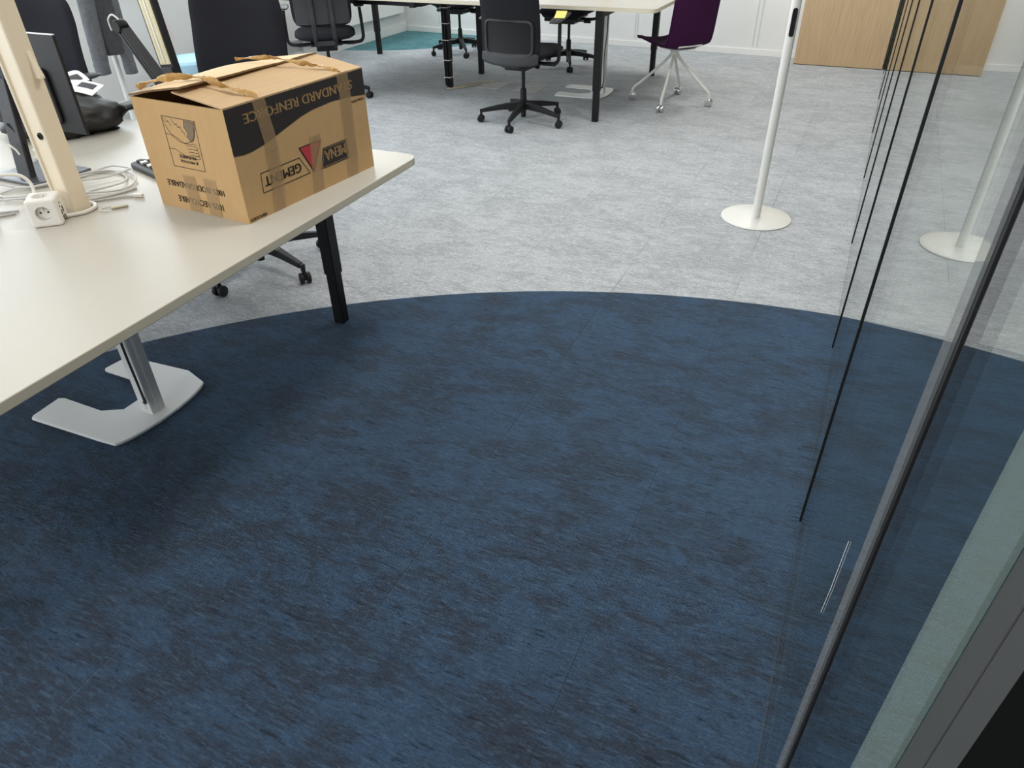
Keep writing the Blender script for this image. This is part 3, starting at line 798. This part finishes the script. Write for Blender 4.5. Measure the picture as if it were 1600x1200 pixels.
def ptext(s, x0, x1, t0, t1, m, fn=Lg, wgt=0.0004, e=EPS * 1.6):
    """upside-down print: starts at x0 (baseline height t0), ends at x1, cap tops at t1 (< t0)"""
    me, a, b, c, d = text_mesh(s)
    kx = (x1 - x0) / (b - a); ky = (t1 - t0) / (d - c)
    o = fn(x0 - a * kx, t0 - c * ky, e); ex = (fn(1, 0, e) - fn(0, 0, e)) * kx; ey = (fn(0, 1, e) - fn(0, 0, e)) * ky
    M = Matrix(((ex.x, ey.x, 0, o.x), (ex.y, ey.y, 0, o.y), (ex.z, ey.z, 1e-3, o.z), (0, 0, 0, 1)))
    mb.use(m)
    for q in (-wgt, 0.0, wgt): mb.add_mesh(me, Matrix.Translation((fn(1, 0, 0) - fn(0, 0, 0)) * q) @ M)
band = [(.0, .184), (.03, .180), (.06, .180), (.109, .187), (.16, .199), (.215, .213), (.26, .224), (.31, .232), (.391, .236), (.47, .233), (.55, .224), (.55, .2995), (0, .2995)]
# split in strips so the concave outline fills cleanly
mb.use(M_PRINT)
for a, b in zip(band[:11], band[1:11]): mb.face([Lg(*a), Lg(*b), Lg(b[0], .2995), Lg(a[0], .2995)])
ptext('STANDARD RENFORCE', .493, .058, .2775, .2525, M_CARD, wgt=.0009)
outline([(.075, .118), (.226, .118), (.258, .065), (.071, .065)], .0022, M_PRINT)
ptext('GEMENT', .226, .083, .105, .079, M_PRINT, wgt=.0011)
patch([(.328, .118), (.436, .118), (.436, .060), (.304, .060)], M_PRINT)
outline([(.332, .114), (.432, .114), (.432, .064), (.312, .064)], .0010, M_CARD, e=EPS * 1.5)
ptext('MENA', .424, .331, .108, .078, M_CARD, wgt=.0011)
patch([(.229, .145), (.326, .145), (.275, .060)], M_PRINT)
patch([(.236, .142), (.319, .142), (.275, .069)], M_PRINTRED, e=EPS * 1.5)
ptext('550x350x', .540, .478, .219, .212, M_PRINT)
ptext('0BAA003', .066, .006, .0125, .004, M_PRINT)
# short side: framed emblem of a hand under a globe, and two lines
fr_ = [(.243, .262), (.117, .260), (.125, .127), (.248, .127)]
outline(fr_, .0016, M_PRINT, Lf)
gc = (.180, .262)
arc = [(gc[0] + .060 * math.cos(R(a)), gc[1] + .064 * math.sin(R(a)) - .001) for a in range(182, 359, 8)]
outline(arc, .0014, M_PRINT, Lf, closed=False)
blob = [(.124, .256), (.158, .258), (.163, .240), (.155, .228), (.160, .214), (.150, .203), (.140, .208), (.130, .222)]
patch(blob, M_PRINTGREY, Lf); outline(blob, .0012, M_PRINT, Lf, EPS * 1.5)
outline([(.205, .257), (.198, .243), (.190, .246), (.188, .236), (.178, .240), (.176, .228), (.168, .226), (.166, .214)], .0012, M_PRINT, Lf, closed=False)
outline([(.232, .256), (.226, .246), (.221, .251), (.214, .238)], .0012, M_PRINT, Lf, closed=False)
outline([(.241, .215), (.216, .213), (.196, .206), (.180, .196), (.160, .196), (.142, .199), (.132, .196)], .0013, M_PRINT, Lf, closed=False)
for k in range(4):
    tt = .191 - k * .0085; outline([(.172, tt), (.150, tt + .001), (.134, tt), (.1305, tt - .004), (.136, tt - .0075), (.160, tt - .0075)], .0012, M_PRINT, Lf, closed=False)
outline([(.244, .175), (.222, .176), (.200, .166), (.178, .160), (.160, .158)], .0013, M_PRINT, Lf, closed=False)
ptext('MA PLANETE', .149, .213, .163, .154, M_PRINT, Lf)
ptext('JE PROTEGE', .144, .214, .151, .142, M_PRINT, Lf)
ptext('100% BIODEGRADABLE', .072, .298, .083, .066, M_PRINT, Lf)
ptext('100% RECYCLABLE', .090, .270, .040, .022, M_PRINT, Lf)
body = mb.build('body', None, box, fixn=False)

# flaps
def nz3(p, s=1.0): return mnoise.noise(Vector(p) * s)
def near_flap(off):
    def f(u, v):
        s = u * .55; w = v * .176
        rise = (.024 * (1 - u) + .0235 * u) * v + .002 * nz3((s * 12, w * 12, 1))
        return V(s, w, BH + off + rise)
    return f
mb = MB(); mb.use(M_CARDTOP); mb.slab(near_flap(.004), near_flap(0), 14, 8)
mb.build('flap', M_CARDTOP, box, smooth=True)
def far_flap(off):
    def f(u, v):
        s = -.002 + u * .552; w = BWd - v * (.212 - .036 * u)
        lift = (.036 * (1 - u) + .0255 * u) * v + .016 * math.sin(v * PI) * math.sin(min(1, u * 1.15 + .02) * PI) ** .7 + .0025 * nz3((s * 9, w * 10, 5))
        return V(s, w, BH + .001 + off + lift)
    return f
mb = MB(); mb.use(M_CARDIN)
mb.slab(far_flap(.0055), far_flap(.0005), 16, 8)
mb.use(M_CARDEDGE)
n_f = len(mb.bm.faces)
fl = mb.build('flap', None, box, smooth=True); fl['label'] = 'paler raised flap with torn edge'
fl.data.materials.append(M_CARDEDGE)
for p in fl.data.polygons:
    if p.area < .0008 and abs(p.normal.z) < .5: p.material_index = 1
# tape
def strip(pts, fn, wid=.0455, name='tape_strip', e=.0018):
    mb = MB()
    def f(u, v):
        k = u * (len(pts) - 1); i = min(int(k), len(pts) - 2); q = k - i
        p = Vector(pts[i]).lerp(Vector(pts[i + 1]), q)
        return fn(p.x + (v - .5) * wid, p.y, e + .0005 * nz3((p.x * 40 + v * 6, p.y * 30, 2)))
    mb.grid(f, 18, 4); return mb.build(name, M_TAPE, box, smooth=True)
strip([(.119, .300), (.133, .188), (.131, .165)], Lg); strip([(.131, .172), (.128, .08), (.118, .001)], Lg, e=.0024)
strip([(.455, .300), (.457, .235), (.450, .066)], Lg, .050); strip([(.452, .072), (.444, .001)], Lg, .050, e=.0024)
strip([(.301, .163), (.284, .001)], Lg, .046)
strip([(.200, .105), (.205, .001)], Lf, .049); strip([(.119, .106), (.127, .001)], Lf, .048)
def crumple(pts, r, seed):
    mb = MB(); P = catmull([Vector(p) for p in pts], 8)
    rr = [r * (.75 + .5 * abs(nz3((i * .37, seed, 0)))) for i in range(len(P))]
    P = [p + V(nz3((i * .6, seed, 1)), nz3((i * .6, seed, 2)), abs(nz3((i * .6, seed, 3)))) * .006 for i, p in enumerate(P)]
    mb.tube(P, rr, 8, flat=.32, twist=lambda q: 3.0 * q * PI + seed)
    return mb.build('crumpled_tape', M_TAPE2, box, smooth=True)
crumple([(.120, .004, .304), (.105, .05, .321), (.095, .10, .334), (.085, .15, .346), (.060, .20, .350), (.025, .26, .342), (.008, .32, .322)], .011, 1.3)
crumple([(.455, .004, .304), (.44, .05, .318), (.40, .10, .332), (.36, .15, .348), (.32, .20, .352), (.29, .245, .350)], .008, 4.1)

# ------------------------------------------------------------------ desk items
# power cube with French sockets
ca = math.atan2(1.142 - 1.097, -1.919 + 1.967)
cube = thing('power_cube', 'white cube socket block beside the lamp pole', 'socket', (-1.967, 1.097, NZ), ca)
cs = .076
def cut(o, cutters):
    for c in cutters:
        c.parent = o.parent
        b = o.modifiers.new('cut', 'BOOLEAN'); b.operation = 'DIFFERENCE'; b.solver = 'EXACT'; b.object = c
    bpy.context.view_layer.update(); dg = bpy.context.evaluated_depsgraph_get()
    me = bpy.data.meshes.new_from_object(o.evaluated_get(dg)); o.modifiers.clear(); o.data = me
    for c in cutters: bpy.data.objects.remove(c)
mb = MB(); mb.box((cs / 2, cs / 2, cs / 2 + .0005), (cs, cs, cs)); body = mb.build('body', M_WHITEPL, cube, bevel=.007, seg=3)
_c = []
for Mt in (Matrix.Translation((cs * .5, 0, cs * .5)) @ Matrix.Rotation(R(90), 4, 'X'), Matrix.Translation((cs * .45, cs * .5, cs + .0005))):
    mb = MB(); mb.lathe([(.0195, -.014), (.0205, .004)], 32, mtx=Mt); _c.append(mb.build('socket_well', M_WHITEPL))
cut(body, _c)
def socket(Mt):
    mb = MB(); mb.lathe([(0, -.0135), (.0192, -.0135), (.0192, -.0128), (0, -.0128)], 28, mtx=Mt)
    so = mb.build('socket', M_WHITEPL, cube, smooth=True)
    mb = MB()
    for x, y in ((-.0095, 0), (.0095, 0)): mb.lathe([(0, -.0120), (.0028, -.0120), (.0028, -.0127), (0, -.0127)], 10, (x, y, 0), Mt)
    mb.build('contact_hole', M_DARKHOLE, so)
    mb = MB(); mb.lathe([(0, -.0127), (.0025, -.0127), (.0025, -.003), (0, -.002)], 10, (0, .010, 0), Mt); mb.build('earth_pin', M_CHROME, so, smooth=True)
socket(Matrix.Translation((cs * .5, 0, cs * .5)) @ Matrix.Rotation(R(90), 4, 'X'))
socket(Matrix.Translation((cs * .45, cs * .5, cs + .0005)) @ Matrix.Rotation(R(-35), 4, 'Z'))
mb = MB(); Mt = Matrix.Translation((cs + .0006, 0, 0))
for y, z, w, h in ((.022, .047, .004, .004), (.030, .055, .004, .004), (.025, .030, .005, .012), (.042, .034, .006, .016), (.024, .014, .003, .014), (.034, .013, .003, .014), (.046, .013, .003, .012)):
    mb.box((0, y, z), (.0012, w, h), mtx=Mt)
mb.build('usb_ports', M_DARKHOLE, cube)
mb = MB()
mb.tube([(-2.10, 1.19, NZ + .038), (-2.128, 1.228, .758), (-2.134, 1.236, .783), (-2.139, 1.227, .808), (-2.150, 1.206, .822), (-2.175, 1.165, .822), (-2.21, 1.10, .79), (-2.23, 1.06, NZ + .006), (-2.20, 1.07, NZ + .006)], .0048, 8, smooth=6)
bpy.context.view_layer.update()
o_ = mb.build('power_cord', M_CABLEW, cube, smooth=True); o_.matrix_parent_inverse = cube.matrix_world.inverted()
mb = MB()
q = [(-1.952, 1.172, NZ + .012), (-1.944, 1.200, NZ + .007), (-1.927, 1.232, NZ + .007), (-1.934, 1.268, NZ + .007), (-1.960, 1.287, NZ + .007), (-2.00, 1.284, NZ + .007), (-2.03, 1.26, NZ + .007)]
mb.tube(q, .0055, 8, smooth=6); o_ = mb.build('power_cord', M_CABLEW, cube, smooth=True); o_.matrix_parent_inverse = cube.matrix_world.inverted()
# network cables in loose coils
zc = NZ + .0035
def cable(pts, r, label, zs=None, name='network_cable', m=M_CABLE):
    P = [(x, y, zc + (zs[i % len(zs)] if zs else 0)) for i, (x, y) in enumerate(pts)]
    mb = MB(); mb.tube(P, r, 7, smooth=7); tag(mb.build(name, m, None, smooth=True), label, 'cable', None)
cable([(-2.02, 1.31), (-2.06, 1.345), (-2.03, 1.40), (-2.035, 1.456), (-2.075, 1.500), (-2.148, 1.520), (-2.195, 1.49), (-2.222, 1.44), (-2.240, 1.35), (-2.31, 1.29), (-2.371, 1.276), (-2.36, 1.20), (-2.30, 1.18),
       (-2.22, 1.215), (-2.12, 1.29), (-2.003, 1.377), (-1.994, 1.439), (-2.015, 1.485), (-2.05, 1.51), (-2.12, 1.528), (-2.195, 1.50), (-2.215, 1.42), (-2.245, 1.32), (-2.30, 1.28), (-2.31, 1.235), (-2.25, 1.222), (-2.18, 1.26)], .0030,
      'grey network cable coiled widest behind the lamp pole', (0, .004, .008, .004))
cable([(-2.162, 1.399), (-2.122, 1.458), (-2.102, 1.531), (-2.125, 1.556), (-2.183, 1.541), (-2.210, 1.49), (-2.218, 1.41), (-2.27, 1.30), (-2.37, 1.275), (-2.42, 1.20)], .0028, 'thin grey cable reaching nearest to the keyboard', (.010, .006))
cable([(-2.20, 1.235), (-2.10, 1.27), (-2.016, 1.306), (-1.989, 1.348), (-1.970, 1.395), (-1.961, 1.439)], .0034, 'grey cable end lying right of the lamp pole', (0, 0))
cable([(-2.18, 1.22), (-2.08, 1.255), (-2.004, 1.293), (-1.968, 1.331), (-1.934, 1.370), (-1.905, 1.386)], .0030, 'grey cable ending in a small plug', (0, 0))
mb = MB(); mb.box((-1.897, 1.390, NZ + .006), (.030, .011, .010), R(20)); tag(mb.build('cable_plug', M_WHITEPL, None, bevel=.002), 'small white plug at the end of a grey cable', 'plug')
cable([(-2.126, 1.167), (-2.164, 1.135), (-2.22, 1.09), (-2.30, 1.05)], .0032, 'grey cable behind the white cube', (0, 0))
cable([(-2.115, 1.150), (-2.135, 1.120), (-2.19, 1.07), (-2.28, 1.01)], .0032, 'grey cable nearest the front behind the white cube', (0, 0))
t = thing('cable_tie', 'white cord loop with a small flat tag on the desk', 'cable tie', (-1.90, 1.285, NZ))
mb = MB(); mb.tube([(-.004, .014, .003), (-.014, -.004, .003), (-.012, -.020, .003), (.006, -.022, .003), (.020, -.012, .003)], .0018, 6, smooth=5); mb.build('loop', M_WHITEPL, t, smooth=True)
mb = MB(); mb.box((.022, .020, .004), (.045, .013, .006), R(55)); tg = mb.build('tag', M_BEIGE, t, bevel=.002)

# keyboard behind the box
kb = thing('keyboard', 'dark keyboard half hidden behind the cardboard box', 'keyboard', (-1.965, 1.585, NZ), R(-17))
mb = MB(); mb.prism(rounded_rect(-.178, .135, -.060, .095, .02), 0.0005, .016); mb.build('case', M_GREYPL, kb, bevel=.004)
for r_ in range(5):
    for c_ in range(12):
        mb = MB(); mb.box((-.155 + c_ * .0245, .076 - r_ * .026, .0195), (.019, .020, .007)); mb.build('key', M_WHITEPL if (c_ + r_) % 2 else M_BLACKPL, kb, bevel=.0015)

# monitor seen from behind
mo = thing('monitor', 'black monitor seen from behind on a wedge foot', 'monitor', (-2.36, 1.44, NZ))
mb = MB(); mb.box((0, 0.008, .2835), (.50, .010, .278)); mb.build('housing', M_BLACKPL, mo, bevel=.003)
mb = MB(); mb.prism(rounded_rect(-.17, .17, -.08, .08, .02), 0, .012, Matrix.Translation((0, .004, .25)) @ Matrix.Rotation(R(90), 4, 'X')); mb.build('rear_cover', M_BLACKPL, mo, bevel=.005)
mb = MB(); mb.box((0, .008, .4235), (.494, .009, .002)); mb.build('top_edge', M_ALU, mo)
mb = MB(); mb.box((0, .0135, .2845), (.486, .001, .264)); mb.build('screen', mat('screen_glass', (.01, .01, .012), .15), mo)
mb = MB()
for x in (-.055, -.02, .012, .04): mb.box((x, -.009, .178), (.018, .002, .010))
mb.build('ports', M_GREYPL, mo)
mb = MB(); mb.bar((0, -.075, .006), (0, -.034, .30), .062, .022, .055, .02, up=(0, 1, 0)); nk = mb.build('stand_neck', M_GREYPL, mo, bevel=.003)
mb = MB(); mb.tube([(.034, -.070, .03), (.03, -.062, .09), (.02, -.062, .14), (-.01, -.064, .17)], .004, 6, smooth=5); mb.build('neck_cable', M_BLACK, nk, smooth=True)
mb = MB(); mb.tube([(-.01, -.085, .115), (.012, -.083, .10), (.02, -.082, .085)], .003, 6); mb.build('cable_clip', M_WHITEPL, nk, smooth=True)
mb = MB(); mb.prism([(-.12, -.115), (.085, -.115), (.125, -.035), (.12, .065), (-.12, .065)], .001, .012); ft = mb.build('foot', M_GREYBASE, mo, bevel=.003)
mb = MB(); mb.tube([(.070, -.022, .0125), (.076, -.030, .0125), (.085, -.030, .0125), (.082, -.016, .0125), (.092, -.018, .0125)], .0012, 5, smooth=4); mb.build('emblem', M_ALU, ft)

# black refuse bag with papers on top
def blob(c, rad, seed, m, name, amp=.12, flat=0.0, sub=4):
    bm = bmesh.new(); bmesh.ops.create_icosphere(bm, subdivisions=sub, radius=1.0)
    for v in bm.verts:
        d = v.co.normalized()
        n = mnoise.noise(d * 2.2 + V(seed, 0, 0)) * amp + abs(mnoise.noise(d * 6 + V(0, seed, 0))) * amp * .55 - abs(mnoise.noise(d * 13 + V(0, 0, seed))) * amp * .25
        p = V(d.x * rad[0], d.y * rad[1], d.z * rad[2]) * (1 + n)
        if p.z < -rad[2] * .62: p.z = -rad[2] * .62; p.x *= 1.12; p.y *= 1.12
        v.co = p + V(0, 0, rad[2] * .62)
    me = bpy.data.meshes.new(name); bm.to_mesh(me); bm.free(); me.materials.append(m)
    for p in me.polygons: p.use_smooth = True
    o = bpy.data.objects.new(name, me); COL.objects.link(o); o.location = c
    return o
bg = blob((-2.755, 1.80, NZ + .001), (.215, .155, .082), 3.3, M_BAG, 'plastic_bag', .16)
bg.rotation_euler = (0, 0, R(40)); tag(bg, 'crumpled black plastic bag lying on the desk behind the monitor', 'bag')
cp = blob((-2.50, 1.535, NZ + .001), (.028, .028, .03), 8.1, M_CLEAR, 'plastic_wrapper', .5, sub=3); tag(cp, 'crumpled clear wrapper beside the monitor neck', 'wrapper')
ph = NZ + .128
for k, (x, y, z, rz, w, h, lab) in enumerate(((-2.745, 1.90, ph + .008, .5, .16, .12, 'white sheet with dark block on top of the black bag'), (-2.86, 1.965, ph + .022, -.3, .14, .10, 'white folded leaflet topmost on the black bag'))):
    t = thing('paper_sheet', lab, 'paper', (x, y, z), rz)
    t.rotation_euler = (R(6), R(8), rz)
    mb = MB(); mb.slab(lambda u, v: V((u - .5) * w, (v - .5) * h, .012 * math.sin(u * 3) + .001), lambda u, v: V((u - .5) * w, (v - .5) * h, .012 * math.sin(u * 3)), 8, 2); mb.build('sheet', M_PAPER, t)
    mb = MB(); mb.slab(lambda u, v: V((u * .35 + .1 - .05) * w, (v - .2) * h * .4, .012 * math.sin((u * .35 + .55) * 3) + .0016), lambda u, v: V((u * .35 + .05) * w, (v - .2) * h * .4, .012 * math.sin((u * .35 + .55) * 3) + .0012), 6, 2); mb.build('printed_block', M_INK, t)
mo_ = blob((-2.105, 1.045, NZ + .0005), (.032, .055, .024), 1.0, M_MIRK, 'mouse', .01); mo_.rotation_euler = (0, 0, R(30)); tag(mo_, 'dark mouse at the near desk front, cut by the photo edge', 'mouse')

# LED desk lamp clamped to the desk end
dl = thing('desk_lamp', 'black two bar LED desk lamp clamped behind the box', 'lamp', (-2.465, 2.015, NZ))
mb = MB(); mb.box((0, 0, .02), (.06, .06, .038)); mb.lathe([(0, .04), (.014, .04), (.014, .10), (0, .10)], 16); mb.build('clamp_base', M_BLACKPL, dl, bevel=.003)
mb = MB(); mb.bar((.028, .045, .115), (-.126, .045, .335), .036, .046, .032, .040, up=(0, 1, 0))
for s in (-.009, .009): mb.bar((.028 + s, .021, .115), (-.126 + s, .024, .335), .004, .004, up=(0, 1, 0))
mb.build('arm', M_GREYPL, dl, bevel=.004)
mb = MB(); mb.lathe([(0, -.022), (.020, -.022), (.024, -.015), (.024, .015), (.020, .022), (0, .022)], 18, mtx=Matrix.Translation((-.128, .040, .338)) @ Matrix.Rotation(R(90), 4, 'X')); kn = mb.build('elbow_knob', M_BLACK, dl, smooth=True)
mb = MB(); mb.tube([(-.155, .02, .325), (-.158, .02, .360), (-.130, .02, .380), (-.100, .02, .365)], .003, 6, smooth=5); mb.build('cable_loop', M_ALU, kn, smooth=True)
mb = MB(); hd0, hd1 = V(.079, .045, .135), V(.010, .045, .78); mb.bar(hd0, hd1, .072, .03, up=(0, 1, 0)); lh = mb.build('light_bar', M_BLACKPL, dl, bevel=.003)
dd = (hd1 - hd0).normalized(); sd = dd.cross(V(0, 1, 0)).normalized(); td = sd.cross(dd)
if td.y > 0: td = -td
mb = MB(); mb.bar(hd0 + dd * .085 + td * .0155, hd0 + dd * .64 + td * .0155, .054, .003, up=(0, 1, 0)); tag(mb.build('led_strip', M_LED, lh), 'pale gold diode strip')
mb = MB()
for k in range(60):
    for s in (-1, 1): mb.box(hd0 + dd * (.092 + k * .009) + td * .0176 + sd * s * .016, (.006, .002, .005))
tag(mb.build('diodes', M_PAPER, lh), 'pale diodes', None); 
mb = MB(); mb.bar(hd0 + dd * .09 + td * .018, hd0 + dd * .63 + td * .018, .006, .003, up=(0, 1, 0)); mb.build('rib', M_ALU, lh)
mb = MB(); mb.bar(hd0 + dd * .012 + td * .017, hd0 + dd * .075 + td * .017, .054, .006, up=(0, 1, 0)); mb.build('switch_panel', M_GREYPL, lh, bevel=.002)
mb = MB()
for s in (-1, 1): mb.box(hd0 + dd * .045 + td * .021 + sd * s * .010, (.009, .004, .009))
mb.build('button', M_BLACK, lh, bevel=.001)
mb = MB(); mb.bar((0, .03, .085), (.080, .045, .140), .03, .03); mb.build('bracket', M_BLACK, dl)
mb = MB(); mb.tube([(-.02, .02, .05), (-.04, .02, .10), (-.03, .02, .135), (-.005, .02, .13)], .004, 6, smooth=5); mb.build('lamp_cord', M_BLACK, dl, smooth=True)

# ------------------------------------------------------------------ things along the window wall
cs_ = thing('coat_stand', 'white metal coat stand by the window wall', 'coat stand', (-4.95, 3.80, 0))
mb = MB(); mb.lathe([(0, .012), (.019, .012), (.019, 1.70), (.012, 1.72), (0, 1.72)], 20); mb.build('pole', M_WHITEMET, cs_, smooth=True)
mb = MB(); mb.lathe([(0, 0), (.18, 0), (.18, .008), (.17, .012), (0, .012)], 40); mb.build('foot', M_WHITEMET, cs_, smooth=True)
for k in range(4):
    a = k * PI / 2 + .4; mb = MB(); mb.tube([(0.015 * math.cos(a), .015 * math.sin(a), 1.55), (.10 * math.cos(a), .10 * math.sin(a), 1.60), (.14 * math.cos(a), .14 * math.sin(a), 1.68)], .008, 8, smooth=4); mb.build('hook', M_WHITEMET, cs_, smooth=True)
ct = thing('cardigan', 'grey knitted cardigan hanging from the coat stand, sleeves down', 'clothing', (-4.87, 3.78, 0))
def drape(x0, y0, x1, y1, w0, w1, z0, z1, d0, d1, seed, name, m, folds=3):
    mb = MB(); P = []
    n, k = 28, 22; rings = []
    for i in range(n + 1):
        f = i / n; z = z1 + (z0 - z1) * f; cx, cy = x1 + (x0 - x1) * f, y1 + (y0 - y1) * f; w = w1 + (w0 - w1) * f; d = d1 + (d0 - d1) * f
        ring = []
        for j in range(k):
            a = 2 * PI * j / k
            fold = 1 + .22 * math.sin(folds * a + seed + f * 1.1) * f + .10 * mnoise.noise(V(math.cos(a) * 1.4 + seed, math.sin(a) * 1.4, z * 5))
            ring.append(mb.bm.verts.new((cx + d * math.cos(a) * fold, cy + w * math.sin(a) * (1 + .06 * math.sin(f * 7 + seed)), z)))
        rings.append(ring)
    for A_, B_ in zip(rings, rings[1:]):
        for j in range(k): mb.bm.faces.new((A_[j], A_[(j + 1) % k], B_[(j + 1) % k], B_[j]))
    mb.bm.faces.new(rings[0]); mb.bm.faces.new(rings[-1][::-1])
    return mb.build(name, m, ct, smooth=True)
drape(.01, -.035, .0, .0, .062, .14, .548, 1.50, .05, .06, .5, 'body', M_COATIN, 5)
s1 = drape(.0, -.170, .0, -.06, .052, .095, .440, 1.45, .035, .05, 1.7, 'sleeve', M_COAT, 2)
s2 = drape(.0, .060, .0, .06, .042, .065, .405, 1.45, .035, .05, 3.9, 'sleeve', M_COAT, 2)
for (y, w, z, s) in ((-.166, .055, .480, s1), (.060, .045, .445, s2)):
    mb = MB(); mb.lathe([(.9, -.045), (1.0, -.04), (1.0, .03), (.94, .034)], 22, mtx=Matrix.Translation((0, y, z)) @ Matrix.Diagonal((.040, w, 1, 1))); mb.build('cuff', M_COAT, s, smooth=True)
pf = thing('pouf', 'pale blue topped round stool by the window wall', 'stool', (-4.93, 4.47, 0))
mb = MB(); mb.lathe([(0, 0), (.20, 0), (.215, .02), (.215, .29), (.21, .31), (0, .31)], 40); mb.build('base', M_POUFB, pf, smooth=True)
mb = MB(); mb.lathe([(0, .31), (.215, .31), (.222, .33), (.222, .375), (.205, .395), (.12, .402), (0, .404)], 40); mb.build('cushion', M_POUF, pf, smooth=True)
mb = MB(); mb.slab(lambda u, v: V(-5.417, 4.70 + .02 * (1 - v) + (u - .5) * .14, .45 + v * .21), lambda u, v: V(-5.4185, 4.70 + .02 * (1 - v) + (u - .5) * .14, .45 + v * .21), 2, 2)
tag(mb.build('wall_paper_sheet', M_PINKPAPER), 'pinkish paper sheet stuck on the white window wall', 'paper')
mb = MB(); mb.box((-5.385, 7.15, .55), (.066, 2.30, .66)); 
o_ = mb.build('radiator', M_TRIM, None, bevel=.006); tag(o_, 'long white flat radiator low on the window wall', 'radiator')
mb = MB()
for y in (6.4, 7.8): mb.box((-5.40, y, .12), (.03, .03, .24))
mb.build('bracket', M_TRIM, o_)

# floor boxes and loose cable under the far bench
for (x, y, lab) in ((-3.05, 6.08, 'white rimmed floor hatch nearest the zip tied leg'), (-2.69, 6.08, 'white rimmed floor hatch beside the lamp foot')):
    t = thing('floor_hatch', lab, 'floor hatch', (x, y, 0))
    mb = MB()
    for sx, sy, w, h in ((0, -.115, .23, .004), (.115, 0, .004, .23), (-.115, 0, .003, .23), (0, .115, .23, .003)): mb.box((sx, sy, .0015), (w, h, .003))
    mb.build('rim', M_CABLE, t)
    mb = MB(); mb.box((0, 0, .001), (.222, .222, .002)); mb.build('lid', mat('lid_carpet', (.50, .505, .51), .95, var=.25, vscale=60), t)
for k, pts in enumerate((((-3.37, 5.80), (-3.30, 5.90), (-3.27, 6.02), (-3.19, 6.14), (-3.10, 6.20)), ((-3.36, 5.79), (-3.28, 5.86), (-3.22, 5.98), (-3.16, 6.08)))):
    mb = MB(); mb.tube([(x, y, .008) for x, y in pts], .006, 7, smooth=6); tag(mb.build('floor_cable', M_BEIGE, None, smooth=True), ('beige cable running from the zip tied leg to the floor hatch', 'shorter beige cable on the floor beside the longer one')[k], 'cable')

# ------------------------------------------------------------------ unseen ceiling panels added to go with the fill light
for i, (x, y) in enumerate([(x, y) for x in (-4.2, -2.4, -0.7) for y in (-0.5, 2.0, 4.5, 7.0)]):
    mb = MB(); mb.box((x, y, 2.694), (.60, .60, .012))
    o = mb.build('ceiling_fill_panel', mat('fill_panel_white', (.9, .9, .88), .5)); tag(o, 'flat square ceiling panel added for fill light above the room', 'lamp', 'added fill light panels')
